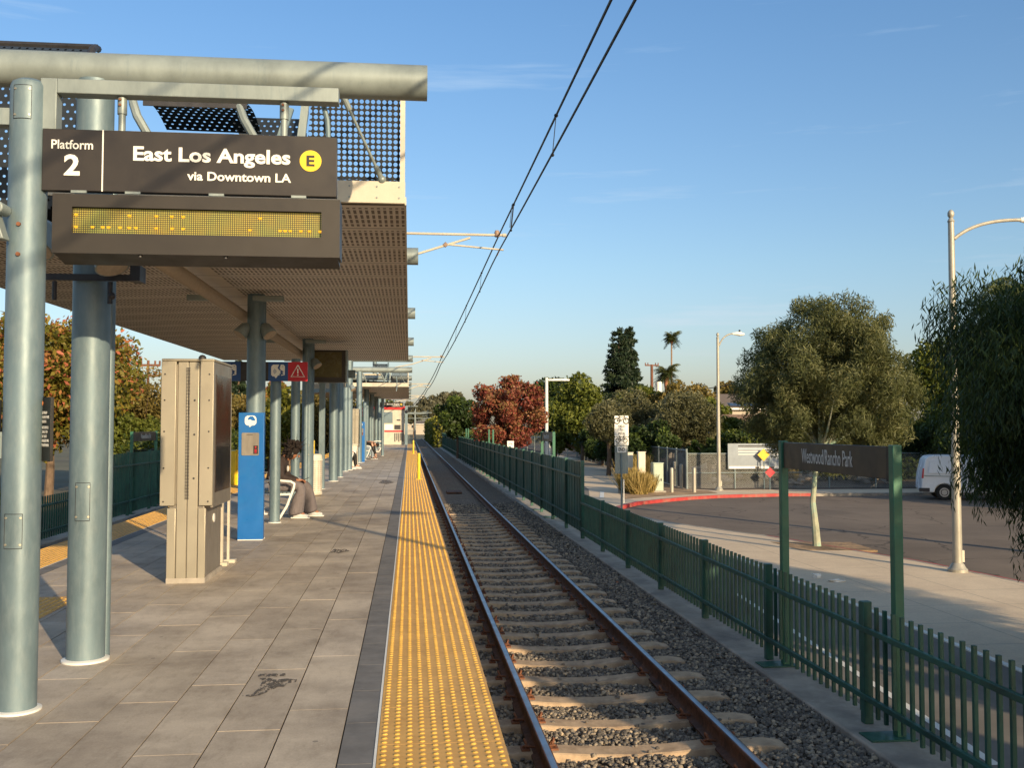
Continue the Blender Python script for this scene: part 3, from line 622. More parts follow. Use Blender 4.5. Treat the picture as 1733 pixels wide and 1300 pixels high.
# ================================================================== STATION FRAMES
XC=-2.06
FY=[6.61+6.85*k for k in range(12)]
flab=['nearest thick pipe column carrying the wide steel beam, behind the departure sign','thick steel column and roof beam just behind the blue call box','thick steel column and beam beside the wire mesh litter bin','thick steel column and beam between the two far canopies, first past the near canopy']
def frame(y,lab,conduit=True):
    f=thing('column_frame',(XC,y,0),lab,'column','pipe columns with cross beams down the platform')
    m=MB(); m.tube((XC,y,0),(XC,y,3.76),.117,n=32)
    m.build('column',M['galv'],f)
    m=MB(); m.lathe((XC,y,0),[(.145,0),(.145,.012),(.119,.02)],32); m.build('base_ring',M['white'],f)
    m=MB(); m.tube((-4.25,y,3.835),(.11,y,3.835),.118,n=32); m.build('roof_beam',M['galvw'],f)
    m=MB(); m.tube((XC+.085,y+.12,0),(XC+.085,y+.12,3.2),.03,n=14); m.build('conduit',M['galv'],f)
    m=MB()
    cp=[]
    pan=MB()
    def curved(z0,z1,a0,a1,r):
        vs=[];fs=[];N=8
        for i in range(N+1):
            a=a0+(a1-a0)*i/N
            vs+=[(XC+r*cos(a),y+r*sin(a),z0),(XC+r*cos(a),y+r*sin(a),z1)]
        for i in range(N): fs.append((2*i,2*i+2,2*i+3,2*i+1))
        return vs,fs
    pan.add(*curved(.90,1.14,-PI*.62,-PI*.38,.1190)); p=pan.build('access_panel',M['galv'],f)
    b=MB()
    for a in (-PI*.60,-PI*.40):
        for z in (.925,1.115): b.tube((XC+.118*cos(a),y+.118*sin(a),z),(XC+.1235*cos(a),y+.1235*sin(a),z),.007,n=8)
    b.build('screw',M['steel'],p)
    e=MB(); rr_=.1192
    for z in (.90,1.14): e.path([(XC+rr_*cos(-PI*.62+PI*.24*i/8),y+rr_*sin(-PI*.62+PI*.24*i/8),z) for i in range(9)],.0018,4)
    for a in (-PI*.62,-PI*.38): e.path([(XC+rr_*cos(a),y+rr_*sin(a),.90),(XC+rr_*cos(a),y+rr_*sin(a),1.14)],.0018,4)
    e.build('panel_seam',M['dark'],p)
    return f
f0=frame(FY[0],flab[0])
for k in range(1,12):
    f=copy_tree(f0,None,(0,FY[k]-FY[0],0)); f['label']=flab[k] if k<4 else 'steel pipe column with cross beam far down the platform'
def pole(x,y,r,h,lab,square=False,name='support_pole'):
    p=thing(name,(x,y,0),lab,'pole','slim poles between the thick columns'); m=MB()
    if square: m.box(x-r,x+r,y-r,y+r,0,h)
    else: m.tube((x,y,0),(x,y,h),r,n=24)
    m.build('shaft',M['galv'],p,bevel=.004 if square else 0)
    m=MB(); m.lathe((x,y,0),[(r*1.25,0),(r*1.25,.01),(r*1.02,.016)],24); m.build('base_ring',M['white'],p); return p
pole(-2.08,15.63,.083,2.5,'slim round pole in front of the seated person, under the blue and red sign')
pole(-2.1,18.5,.083,2.75,'slim round pole directly behind the seated person\'s head')
pole(-2.06,20.0,.05,3.1,'narrow conduit pole hugging the thick column by the litter bin')
pole(-2.08,23.86,.068,2.75,'square steel post just past the wire litter bin',True)
pole(-2.02,29.31,.075,2.8,'slim pole to the right of the fourth thick column')
pole(-2.12,33.13,.09,2.8,'slim pole with loudspeaker bracket before the second steel kiosk')
pole(-2.0,44.5,.09,2.6,'slim pole far down the platform beyond the blue box'); pole(-2.0,50.9,.08,2.6,'slim pole beside the farthest bench')
pole(-1.35,50.2,.07,2.9,'slim pole standing nearer the track, in front of the ticket booth')
# horizontal header between square post and neighbour
m=MB(); hd=thing('header_beam',(-2.2,23.86,2.6),'pale blue header beam on the square post past the litter bin','beam'); m.box(-2.45,-1.3,23.8,23.93,2.66,2.80); m.box(-2.45,-1.3,23.78,23.95,2.80,2.85); m.build('beam_body',M['galv'],hd)
# ------------------------------------------------------------------ sign post with info plate (column 1)
Y1=5.49
sp_=thing('sign_column',(-2.055,Y1,0),'front steel column at the left edge, carrying the departure sign frame','column')
m=MB(); m.lathe((-2.055,Y1,0),[(.097,0),(.097,3.33),(.088,3.355),(.06,3.372),(.01,3.38)],32); m.build('column',M['galv'],sp_)
m=MB(); m.lathe((-2.055,Y1,0),[(.122,0),(.122,.01),(.098,.016)],32); m.build('base_ring',M['white'],sp_)
m=MB(); m.box(-1.985,-1.90,Y1-.045,Y1+.045,3.10,3.38); m.box(-1.90,-.40,Y1-.045,Y1+.045,3.30,3.38); m.box(-2.0,-1.985,Y1-.045,Y1+.045,3.13,3.20); m.build('sign_frame',M['galvw'],sp_,bevel=.004)
m=MB(); m.box(-2.6,-2.14,Y1-.04,Y1+.04,3.12,3.21); m.build('left_bracket',M['galvw'],sp_)
for x in (-1.57,-.70):
    m=MB(); m.tube((x,Y1,3.10),(x,Y1,3.30),.019,n=14); m.tube((x,Y1,3.205),(x,Y1,3.295),.025,n=14); h=m.build('hanger',M['galvw'],sp_)
    m=MB()
    for z in (3.25,3.28): m.tube((x-.004,Y1-.026,z),(x-.004,Y1-.034,z),.007,n=8)
    m.build('bolt',M['clip'],h)
def cpanel(z0,z1,par):
    vs=[];fs=[];r=.0995
    for i in range(9):
        a=-PI*.66+(PI*.30)*i/8; vs+=[(-2.055+r*cos(a),Y1+r*sin(a),z0),(-2.055+r*cos(a),Y1+r*sin(a),z1)]
    for i in range(8): fs.append((2*i,2*i+2,2*i+3,2*i+1))
    m=MB(); m.add(vs,fs); p=m.build('access_panel',M['galv'],par)
    b=MB()
    for a in (-PI*.63,-PI*.39):
        for z in (z0+.02,z1-.02): b.tube((-2.055+.099*cos(a),Y1+.099*sin(a),z),(-2.055+.104*cos(a),Y1+.104*sin(a),z),.006,n=8)
    b.build('screw',M['steel'],p)
    e=MB(); r=.1
    for z in (z0,z1): e.path([(-2.055+r*cos(-PI*.66+PI*.3*i/8),Y1+r*sin(-PI*.66+PI*.3*i/8),z) for i in range(9)],.0015,4)
    for a in (-PI*.66,-PI*.36): e.path([(-2.055+r*cos(a),Y1+r*sin(a),z0),(-2.055+r*cos(a),Y1+r*sin(a),z1)],.0015,4)
    e.build('panel_seam',M['dark'],p)
cpanel(3.14,3.32,sp_); cpanel(.86,1.04,sp_)
m=MB()
for z in (2.57,2.41): m.tube((-2.06,Y1-.095,z),(-2.06,Y1-.108,z),.011,n=12)
m.build('bolt',M['clip'],sp_)
# platform name sign
def dsign(dx,dy,lab1,lab2,full=True):
    yf=Y1-.055+dy
    s=thing('platform_sign',(-1.18+dx,yf,2.76),lab1,'sign')
    m=MB(); m.box(-1.965+dx,-.405+dx,yf,yf+.05,2.765,3.10); m.build('sign_board',M['brown'],s,bevel=.003)
    m=MB(); m.box(-1.655+dx,-1.648+dx,yf-.003,yf+.0,2.765,3.10); m.build('divider_line',M['signwhite'],s)
    z=M['signwhite']
    text('Platform',(-1.81+dx,yf-.002,3.016),.215,.05,'-y',z,s); text('2',(-1.81+dx,yf-.002,2.905),.082,.115,'-y',z,s,bold=.03)
    text('East Los Angeles',(-1.075+dx,yf-.002,2.965),.835,.104,'-y',z,s,bold=.028); text('via Downtown LA',(-.93+dx,yf-.002,2.862),.555,.05,'-y',z,s,bold=.022)
    m=MB(); m.disc((-.548+dx,yf,2.962),.059,(0,-1,0),40,.003); d=m.build('route_bullet',M['e_yellow'],s)
    text('E',(-.548+dx,yf-.0045,2.962),.044,.06,'-y',M['brown'],d,bold=.028)
    m=MB()
    for x in (-1.49,-1.05,-.61,-1.77): m.box(x-.04+dx,x+.04+dx,yf-.012,yf+.0,2.752,2.766)
    m.build('mounting_clip',M['galvw'],s)
    if not full: return s
    q=thing('departure_display',(-1.14+dx,yf,2.42),lab2,'display')
    m=MB(); y0=yf-.02; y1=yf+.16
    X0,X1,W0,W1=-1.90,-.385,-1.80,-.485; Z0,Z1,V0,V1=2.425,2.745,2.535,2.675
    # case with a recessed window
    m.box(X0,X1,y0,y1,V1,Z1); m.box(X0,X1,y0,y1,Z0,V0); m.box(X0,W0,y0,y1,V0,V1); m.box(W1,X1,y0,y1,V0,V1)
    m.prism([(y0+.01,Z0),(y1,Z0),(y1,Z0-.035)],X0+.01,X1-.01,'yz')
    m.build('case',M['casebrown'],q)
    m=MB(); m.box(W0,W1,y0+.028,y0+.034,V0,V1); lp=m.build('led_panel',M['led'],q,smooth=False)
    m=MB(); fx=lambda p:X0+.1+ (p-300)/(1250-300)*(W1-W0)-.0
    for (px,row) in [(310,1),(510,1),(612,1),(670,1),(714,1),(1010,1),(310,0),(372,0),(410,0),(432,0),(475,0),(510,0),(535,0),(612,0),(672,0),(714,0),(970,0),(1087,0),(1107,0),(1127,0),(1168,0),(1202,0),(1243,0)]:
        x=fx(px); z=V1-.037 if row else V0+.038
        m.box(x-.009,x+.009,y0+.0255,y0+.0275,z-.0035,z+.0045); m.box(x-.0045,x-.002,y0+.0255,y0+.0275,z-.009,z-.0035); m.box(x+.003,x+.0055,y0+.0255,y0+.0275,z-.009,z-.0035)
    m.build('lit_pixels',M['ledon'],lp,smooth=False)
    m=MB(); m.box(W0,W1,y0+.004,y0+.026,V0-.004,V0); m.box(W0,W1,y0+.004,y0+.026,V1,V1+.004); m.build('window_trim',M['dark'],q)
    m=MB()
    for x in (-1.45,-1.0): m.tube((x,y0+.03,Z0-.012),(x,y0+.03,Z0+.0),.012,n=10)
    m.build('latch',M['dark'],q)
    return s
dsign(0,0,'large brown sign reading Platform 2 East Los Angeles via Downtown LA with yellow E','dark brown message display with a yellow dot matrix window under the large sign')
dsign(0,60.6,'small distant East Los Angeles sign in front of the red topped booth','',False)
# info plate on column 1
ip=thing('info_plate',(-1.93,Y1,1.4),'narrow black station information plate fixed to the right of the front column','sign')
th_=R(-52); mm=Matrix.Rotation(th_,3,'Z'); ex=mm@Vector((1,0,0)); ny=mm@Vector((0,-1,0)); pc=Vector((-1.925,Y1-.02,1.485))
m=MB(); m.obox(pc,(.155,.018,.34),mm); m.build('plate',M['black'],ip,bevel=.002)
fm=Matrix((ex,Vector((0,0,1)),ny)).transposed()
for i,sx in enumerate(['WESTWOOD','RANCHO PARK','STATION','PLATFORM 2','E LINE TO','EAST LOS','ANGELES VIA','DOWNTOWN LA']):
    w=.0115*len(sx); z=1.572-.0235*i-(.008 if i>2 else 0); text(sx,pc+ny*.010+ex*(-.065+w/2)+Vector((0,0,z-1.485)),w,.0155,fm,M['lettergrey'],ip,bold=.02,th=.001)
m=MB(); m.tube(pc+ny*.009+ex*-.052+Vector((0,0,.138)),pc+ny*.011+ex*-.052+Vector((0,0,.138)),.015,n=20); bl=m.build('route_bullet',M['orange'],ip); text('E',pc+ny*.0125+ex*-.052+Vector((0,0,.138)),.012,.016,fm,M['black'],bl,th=.001)
m=MB(); m.box(-2.0,-1.96,Y1-.02,Y1+.02,1.36,1.60); m.build('bracket',M['galvw'],ip)
# left neighbour bracket and plate seen at the frame's left edge
lp=thing('side_plate',(-2.25,Y1,1.4),'black plate on a pale bracket at the left edge of the front column','sign'); m=MB(); m.box(-2.36,-2.16,Y1-.03,Y1-.012,1.47,1.64); m.build('plate',M['black'],lp); m=MB(); m.box(-2.3,-2.15,Y1-.02,Y1+.02,1.33,1.47); m.build('bracket',M['galvw'],lp)
m=MB(); m.tube((-2.168,Y1-.022,1.445),(-2.168,Y1-.034,1.445),.009,n=10); m.build('bolt',M['galvw'],lp)
# horn loudspeakers
def horn(c,dirv,r,lab,name='horn_loudspeaker',mat='galvw'):
    s=thing(name,c,lab,'loudspeaker','horn loudspeakers on the columns'); c=Vector(c); d=Vector(dirv).normalized()
    m=MB(); m.path([c-d*.19,c-d*.15,c-d*.03,c],[r*.35,r*.72,r*.95,r],20,True); m.build('horn_body',M[mat],s)
    m=MB(); m.tube(c+d*.001,c+d*.004,r*.9,n=20); m.build('grille',M['soffitp'],s)
    m=MB(); m.bar(c-d*.12,c-d*.12+Vector((0,.12,-.09)),.04,.012); m.build('bracket',M['dark'],s); return s
M['soffitp']=simple('speaker_grille',(.42,.33,.24),.7,0,.15,30)
horn((-2.30,6.25,2.60),(-.25,-.4,-.8),.125,'horn loudspeaker left of the thick column under the display')
horn((-1.86,6.35,2.50),(.3,-.3,-.8),.105,'horn loudspeaker right of the thick column under the display')
m=MB(); br=thing('speaker_bracket',(XC,6.45,2.4),'dark bracket arms on the thick column under the display','bracket'); m.box(-2.40,-1.72,6.46,6.49,2.43,2.47); m.box(-1.76,-1.70,6.38,6.52,2.42,2.52)
m.tube((-2.24,6.45,2.30),(-2.24,6.45,2.42),.014); m.tube((-1.90,6.45,2.28),(-1.90,6.45,2.42),.016); m.ball((-1.89,6.45,2.33),.025); m.build('bracket_arms',M['dark'],br)
s=thing('edge_loudspeaker',(-2.2,Y1-.08,2.6),'grey hooded loudspeaker cut off by the left edge beside the front column','lamp'); m=MB(); m.prism([(-2.42,2.50),(-2.10,2.475),(-2.16,2.66),(-2.40,2.70)],Y1-.19,Y1-.10,'xz'); m.tube((-2.135,Y1-.2,2.64),(-2.135,Y1-.08,2.64),.032,n=16); m.build('hood',M['galvw'],s,bevel=.006)  # grey horn speaker in a hooded box, gives no light
for k,(y,sx) in enumerate(((13.46,-1),(13.46,1),(20.3,1),(33.13,1))):
    horn((XC+.20*sx,y-.1,2.72),(.5*sx,-.3,-.75),.10,['horn loudspeaker on the left of the column behind the call box','horn loudspeaker on the right of the column behind the call box','horn loudspeaker on the column beside the hanging monitor','cream loudspeaker high on the slim pole before the second kiosk'][k])
# ================================================================== CANOPY
def canopy(y0,y1,lab):
    c=thing('canopy',(-2.4,y0,3.3),lab,'canopy','platform canopies')
    XR,XL=-.045,-4.95
    zr,zl=3.30,3.17
    # soffit
    m=MB(); m.add([(XR,y0+.02,zr),(XL,y0+2.4,zl),(XL,y1,zl+.1),(XR,y1,zr),(XR,y0+.02,zr+.05),(XL,y0+2.4,zl+.05),(XL,y1,zl+.15),(XR,y1,zr+.05),(-2.3,y0+.02,zr-.03),(-2.3,y1,zr-.02)],
        [(0,8,9,3),(8,1,2,9),(4,7,6,5),(3,9,2,6,7),(0,3,7,4),(1,5,6,2),(0,4,5,1,8)]); m.build('soffit',M['soffit'],c,smooth=False)
    # front fascia (follows the front edge)
    m=MB(); m.box(-2.9,XR+.003,y0-.03,y0+.02,zr+.006,3.485); m.build('fascia',M['cream'],c,bevel=.004)
    b=MB()
    for x in (-.09,-.27,-.49,-.9,-1.4):
        for z in (3.35,3.44): b.tube((x,y0-.03,z),(x,y0-.036,z),.008,n=8)
    b.build('rivet',M['galvw'],c)
    m=MB(); m.box(XR,XR+.012,y0-.02,y1,zr-.004,3.36); m.build('edge_trim',M['cream'],c)
    m=MB(); m.add([(-2.92,y0+.0,3.08),(XL,y0+2.4,3.08),(XL,y0+2.4,3.33),(-2.92,y0,3.33),(-2.92,y0+.04,3.08),(XL,y0+2.44,3.08),(XL,y0+2.44,3.33),(-2.92,y0+.04,3.33)],[(0,1,2,3),(7,6,5,4),(0,4,5,1),(3,2,6,7)]); m.build('left_fascia',M['galvw'],c)
    # pipe purlin under the soffit
    m=MB(); m.tube((-2.28,y0+.2,3.02),(-2.28,y1-.3,3.02),.075,n=18); m.build('purlin',M['soffitp'],c)
    # soffit lamps
    for yy in (y0+5.2,y0+11.8):
        for sx in (-.42,.42):
            m=MB(); m.box(-2.28+sx-.2,-2.28+sx+.2,yy-.06,yy+.06,3.15,3.22); m.build('lamp_housing',M['galvw'],c,bevel=.01)
    # roof deck above
    m=MB(); m.add([(XR-.1,y0+.3,3.52),(-2.6,y0+.3,3.62),(XL,y0+2.6,3.5),(XL,y1,3.5),(-2.6,y1,3.62),(XR-.1,y1,3.52)],[(0,1,2,3,4,5)]); m.build('roof_deck',M['dark'],c,smooth=False)
    # right perforated screen
    m=MB(); m.add([(-.86,y0+.06,3.49),(-.085,y0+.06,3.49),(-.085,y0+.02,4.20),(-.80,y0+.02,4.20)],[(0,1,2,3)]); m.build('perforated_screen',M['perf'],c,smooth=False)
    m=MB(); m.box(-.085,-.045,y0+.0,y0+.05,3.49,4.22); m.build('screen_post',M['cream'],c); 
    m=MB(); m.bar((-.92,y0+.03,3.47),(-.84,y0+.03,4.22),.06,.04,(0,1,0)); m.build('screen_stile',M['galvw'],c)
    m=MB(); m.add([(-.86,y0+.065,3.49),(-.09,y0+.065,3.49),(-.09,y0+.4,3.62),(-.86,y0+.4,3.62)],[(0,1,2,3)]); m.build('lower_louvre',M['perf2'],c)
    # side screens running back along the edge
    m=MB(); m.add([(-.6,y0+.5,3.55),(-.6,y1-.3,3.55),(-.9,y1-.3,3.9),(-.9,y0+.5,3.9)],[(0,1,2,3)]); m.build('roof_louvre',M['perf2'],c)
    # central curved louvre: a nearly level perforated sheet seen from below
    vs=[];fs=[]
    for i in range(9):
        a=i/8; z=4.085+.05*math.sin(PI*a)-.02*a; y=y0-.06+.75*a
        vs+=[(-2.10,y,z),(-1.30,y,z-.01)]
    for i in range(8): fs.append((2*i,2*i+1,2*i+3,2*i+2))
    m=MB(); m.add(vs,fs); m.build('curved_louvre',M['perf2'],c)
    m=MB(); m.box(-2.10,-1.30,y0-.075,y0-.06,4.03,4.10); m.build('louvre_lip',M['dark'],c)
    for x in (-2.13,-1.31):
        m=MB(); m.path([(x-.07,y0-.02,4.14),(x-.05,y0-.05,4.05),(x-.01,y0-.08,3.94),(x+.07,y0-.08,3.80),(x+.15,y0-.02,3.60),(x+.15,y0+.1,3.49)],[.03,.034,.034,.034,.03,.03],8); m.build('louvre_arm',M['galvw'],c)
    # back louvre on the right of the centre
    m=MB(); m.add([(-1.75,y0+1.5,4.45),(-1.0,y0+1.5,4.45),(-.92,y0+1.0,3.75),(-1.25,y0+1.0,3.75)],[(0,1,2,3)]); m.build('rear_louvre',M['perf3'],c)
    m=MB(); m.bar((-1.0,y0+.6,3.6),(-1.0,y0+1.4,4.5),.07,.05); m.bar((-1.16,y0+.1,3.5),(-.98,y0+.1,4.1),.06,.04,(0,1,0)); m.build('rear_strut',M['galv'],c)
    # left big curved perforated sheet
    vs=[];fs=[]
    for i in range(13):
        a=i/12
        ang=PI*.5*a; y=y0-.02+ (.45*(1-cos(ang))); z=3.5+1.14*math.sin(ang)
        vs+=[(-4.4,y,z),(-2.62-.0*a,y,z)]
    for i in range(12): fs.append((2*i,2*i+1,2*i+3,2*i+2))
    m=MB(); m.add(vs,fs); m.add([(-2.62,y0-.02,3.2),(-4.4,y0-.02,3.2),(-4.4,y0-.02,3.5),(-2.62,y0-.02,3.5)],[(0,1,2,3)]); m.build('curved_sheet',M['perf3'],c)
    m=MB(); m.path([(-2.60,y0-.03+.45*(1-cos(PI*.5*i/10)),3.5+1.15*math.sin(PI*.5*i/10)) for i in range(11)],.03,8); m.path([(-4.4,y0+.42,4.66),(-2.6,y0+.42,4.66)],.03,6); m.build('sheet_rib',M['dark'],c)
    # cream cross pipe
    m=MB(); m.tube((-3.0,y0+.25,3.87),(-1.3,y0+.25,3.87),.045,n=14); m.build('cross_pipe',M['cream'],c)
    # strut with turnbuckles
    m=MB(); a_=Vector((-.53,y0-.35,4.08)); b_=Vector((-.23,y0-.02,3.50)); m.path([a_,a_.lerp(b_,.18),a_.lerp(b_,.181),a_.lerp(b_,.84),a_.lerp(b_,.841),b_],[.024,.024,.012,.012,.022,.022],10); m.ball(b_,.035); m.build('tie_strut',M['galvw'],c)
    m=MB(); m.box(-.62,-.50,y0-.40,y0-.2,4.0,4.20) if False else m.path([(-.60,y0-1.2,3.72),(-.57,y0-1.2,3.6),(-.55,y0-1.25,3.3),(-.585,y0-1.3,3.05)],.018,8); m.build('cable_conduit',M['galv'],c)
    return c
cn=canopy(7.96,26.9,'near platform canopy with slotted brown soffit and perforated screens on top')
c2=copy_tree(cn,None,(0,37.2,0)); c2['label']='second canopy farther along the platform, with a cream fascia above it'
# ================================================================== KIOSKS
def kiosk(x0,y0,lab):
    k=thing('steel_kiosk',(x0,y0,0),lab,'kiosk','stainless steel kiosks on the platform')
    m=MB(); m.box(x0+.015,x0+.345,y0+.02,y0+.86,.05,.75); m.box(x0-.035,x0+.40,y0+.02,y0+.93,.75,2.10); m.build('cabinet',M['steel2'],k,bevel=.006)
    m=MB(); m.box(x0,x0+.36,y0+.0,y0+.88,0,.05); m.build('plinth',M['concrete'],k)
    st=M['steel']
    def pan(a,b,z0,z1,d=.0,n='front_panel'): m=MB(); m.box(x0+a,x0+b,y0-d,y0+.02,z0,z1); return m.build(n,st,k,bevel=.005)
    pan(.0,.082,.045,.715,.0); pan(.29,.36,.045,.715,.0)
    pan(.088,.182,.045,2.12,-.004); pan(.188,.284,.045,2.12,-.004)
    pan(-.065,.074,.74,2.125,.02); pan(.298,.425,.74,2.125,.02)
    m=MB()
    for i in range(92): m.box(x0+.163,x0+.20,y0-.002,y0+.004,.80+i*.0138,.80+i*.0138+.0068)
    m.build('vent_slots',M['dark'],k,smooth=False)
    m=MB()
    for x,zs in ((-.03,(.78,1.1,1.45,1.75,2.0)),(.385,(.78,1.1,1.45,1.75,2.0))):
        for z in zs: m.tube((x0+x,y0-.02,z),(x0+x,y0-.026,z),.008,n=10)
    for z in (1.0,1.42,1.75): m.tube((x0+.245,y0+.004,z),(x0+.245,y0-.002,z),.010,n=10)
    m.build('fastener',M['dark'],k)
    m=MB(); m.box(x0-.065,x0+.43,y0-.018,y0+.95,2.125,2.15); m.build('roof_cap',st,k,bevel=.008)
    # screen on the track side
    m=MB(); m.box(x0+.40,x0+.425,y0+.02,y0+.93,.72,2.12); fr=m.build('screen_frame',M['steel2'],k)
    m=MB(); m.box(x0+.424,x0+.432,y0+.10,y0+.86,.86,2.0); m.build('screen_glass',M['screen'],fr)
    m=MB(); m.tube((x0+.345,y0+.48,.58),(x0+.352,y0+.48,.58),.045,n=20); m.build('badge',M['signwhite'],k)
    m=MB(); m.tube((x0+.24,y0+.35,2.15),(x0+.24,y0+.35,2.17),.05,n=16); m.ball((x0+.24,y0+.35,2.175),.04); m.build('dome_camera',M['dark'],k)
    # braille rail posts at the rear
    m=MB(); m.box(x0+.27,x0+.305,y0+1.20,y0+1.25,.0,2.0); m.box(x0+.31,x0+.335,y0+1.42,y0+1.46,.0,1.85); m.build('side_post',M['cream'],k)
    m=MB(); m.box(x0+.24,x0+.36,y0+1.16,y0+1.26,0,.035); m.box(x0+.28,x0+.40,y0+1.40,y0+1.50,0,.035); m.build('post_foot',M['cream'],k)
    return k
k1=kiosk(-2.30,9.70,'near stainless steel kiosk with a dark screen facing the track')
k2=copy_tree(k1,None,(.0,27.1,0)); k2['label']='far stainless steel kiosk beside the pale litter bin'
# ------------------------------------------------------------------ blue call boxes
def callbox(x,y,lab):
    b=thing('call_box',(x,y,0),lab,'call box','blue call boxes')
    m=MB(); m.box(x-.165,x+.165,y,y+.10,0.01,1.68); m.build('cabinet',M['blue'],b,bevel=.004)
    m=MB(); m.box(x-.16,x+.16,y-.004,y+.12,0,.012); m.build('foot_seal',M['white'],b)
    m=MB()  # speech bubble
    def rr(cx,cz,w,h,r,n=5):
        p=[]
        for (sx,sz,a0) in ((1,1,0),(-1,1,PI/2),(-1,-1,PI),(1,-1,1.5*PI)):
            for i in range(n+1): a=a0+PI/2*i/n; p.append((cx+sx*(w/2-r)+r*cos(a),cz+sz*(h/2-r)+r*sin(a)))
        return p
    m.prism(rr(x-.01,1.575,.15,.13,.045),y-.003,y,'xz'); m.prism([(x-.035,1.512),(x+.01,1.512),(x-.02,1.488)],y-.003,y,'xz'); e=m.build('speech_emblem',M['signwhite'],b)
    m=MB(); m.prism([(x-.05,1.60),(x-.02,1.632),(x+.02,1.632),(x+.045,1.60),(x+.05,1.57),(x+.01,1.575),(x-.015,1.59),(x-.04,1.58)],y-.0045,y-.003,'xz'); m.build('face_mark',M['blue'],e)
    m=MB(); m.prism(rr(x-.01,1.265,.225,.30,.015),y-.008,y,'xz'); p=m.build('intercom_plate',M['steel2'],b)
    m=MB(); m.box(x+.03,x+.09,y-.010,y-.008,1.135,1.245); st=m.build('warning_sticker',M['black'],p)
    text('CALL\nHELP\n911',(x+.06,y-.0105,1.175),.045,.06,'-y',M['signwhite'],st,th=.001) if False else None
    m=MB(); m.disc((x+.06,y-.010,1.225),.011,n=12,th=.001)
    for i in range(3): m.box(x+.045,x+.075,y-.0112,y-.010,1.150+i*.018,1.160+i*.018)
    m.build('sticker_print',M['redsign'],st)
    m=MB(); m.box(x-.06,x+.02,y-.0095,y-.008,1.385,1.392); m.build('plate_text',M['dark'],p)
    return b
callbox(-2.075,13.25,'tall blue emergency call box with a speech bubble emblem, right of the near kiosk')
c_=callbox(-2.0,41.1,'slim blue call box far down the platform beyond the far kiosk')
# ------------------------------------------------------------------ overhead blue/red signs
def hsign(y,k,lab,left=True,x0=-2.9):
    s=thing('overhead_sign',(x0+.7,y,2.35),lab,'sign','blue and red overhead call signs')
    w=.30*k; z0,z1=2.5-.30*k,2.5
    xs=[x0,x0+w,x0+w+.42*k]
    if left: m=MB(); m.box(x0,x0+w,y,y+.03,z0,z1); m.build('blue_panel',M['bluesign'],s)
    m=MB(); m.box(x0+w+.42*k,x0+2*w+.42*k,y,y+.03,z0,z1); m.build('blue_panel',M['bluesign'],s)
    m=MB(); m.box(x0+2*w+.42*k,x0+3*w+.42*k,y,y+.03,z0,z1); m.build('red_panel',M['redsign'],s)
    m=MB(); m.box(x0+w,x0+w+.42*k,y+.005,y+.028,z0,z1); m.build('backing_bar',M['dark'],s)
    def face(cx,cz,q):
        m=MB(); 
        # speech balloon with a cut-out face profile
        P=[(-.075,.06),(-.055,.08),(.0,.08),(.02,.08),(.0,.035),(.02,.01),(.045,-.01),(.03,-.02),(.045,-.035),(.02,-.05),(.03,-.062),(.0,-.07),(.0,-.08),(-.02,-.105),(-.04,-.08),(-.06,-.08),(-.08,-.06),(-.08,.04)]
        m.prism([(cx+a*q*1.05-.01,cz+b*q) for a,b in P],y-.004,y,'xz')
        P2=[(.035,.08),(.07,.08),(.088,.06),(.088,-.06),(.04,-.068),(.04,-.058),(.075,-.05),(.055,-.03),(.075,-.015),(.03,.012),(.02,.035)]
        m.prism([(cx+a*q,cz+b*q) for a,b in P2],y-.004,y,'xz'); e=m.build('talking_face_symbol',M['signwhite'],s)
        m=MB()
        for i,r in enumerate((.018,.032,.046)): m.path([(cx+(-.012-r*cos(t_))*q,y-.0045,cz+(-.012+r*sin(t_))*q) for t_ in (-.8,-.4,0,.4,.8)],.0032*q,5)
        m.disc((cx+.062*q,y-.004,cz+.055*q),.006*q,n=10,th=.001)
        m.build('sound_waves',M['bluesign'],e)
    face(x0+1.5*w+.42*k,(z0+z1)/2+.015,k*1.15)
    if left: face(x0+.45*w,(z0+z1)/2+.015,k*1.15)
    cx=x0+2.5*w+.42*k; cz=(z0+z1)/2-.005; r=.105*k
    m=MB(); tri=[(cx,y-.004,cz+r),(cx-r*.98,y-.004,cz-r*.72),(cx+r*.98,y-.004,cz-r*.72)]
    m.path([tri[0],tri[1],tri[2],tri[0]],.0095*k,8); m.box(cx-.009*k,cx+.009*k,y-.005,y,cz-.025*k,cz+.05*k); m.disc((cx,y,cz-.048*k),.011*k,n=12,th=.005); m.build('warning_triangle',M['signwhite'],s)
    return s
hsign(15.5,1.0,'blue and red overhead sign with a talking face and warning triangle, above the seated person')
hsign(52.5,1.6,'distant dark blue and red overhead sign left of the far East Los Angeles sign',False,-4.3)
# ------------------------------------------------------------------ hanging monitor
mo=thing('hanging_monitor',(-1.67,20.9,2.4),'dark framed hanging monitor under the canopy past the red sign','monitor')
m=MB(); m.box(-2.04,-1.31,20.85,21.15,2.42,3.10); m.build('monitor_case',M['brown'],mo,bevel=.01)
m=MB(); m.box(-2.0,-1.42,20.84,20.85,2.53,3.06); m.build('monitor_screen',simple('monitor_olive',(.10,.085,.03),.25,0,.3,3),mo)
m=MB(); m.box(-1.34,-1.305,20.83,21.15,2.41,3.1); m.build('monitor_trim',M['galvw'],mo)
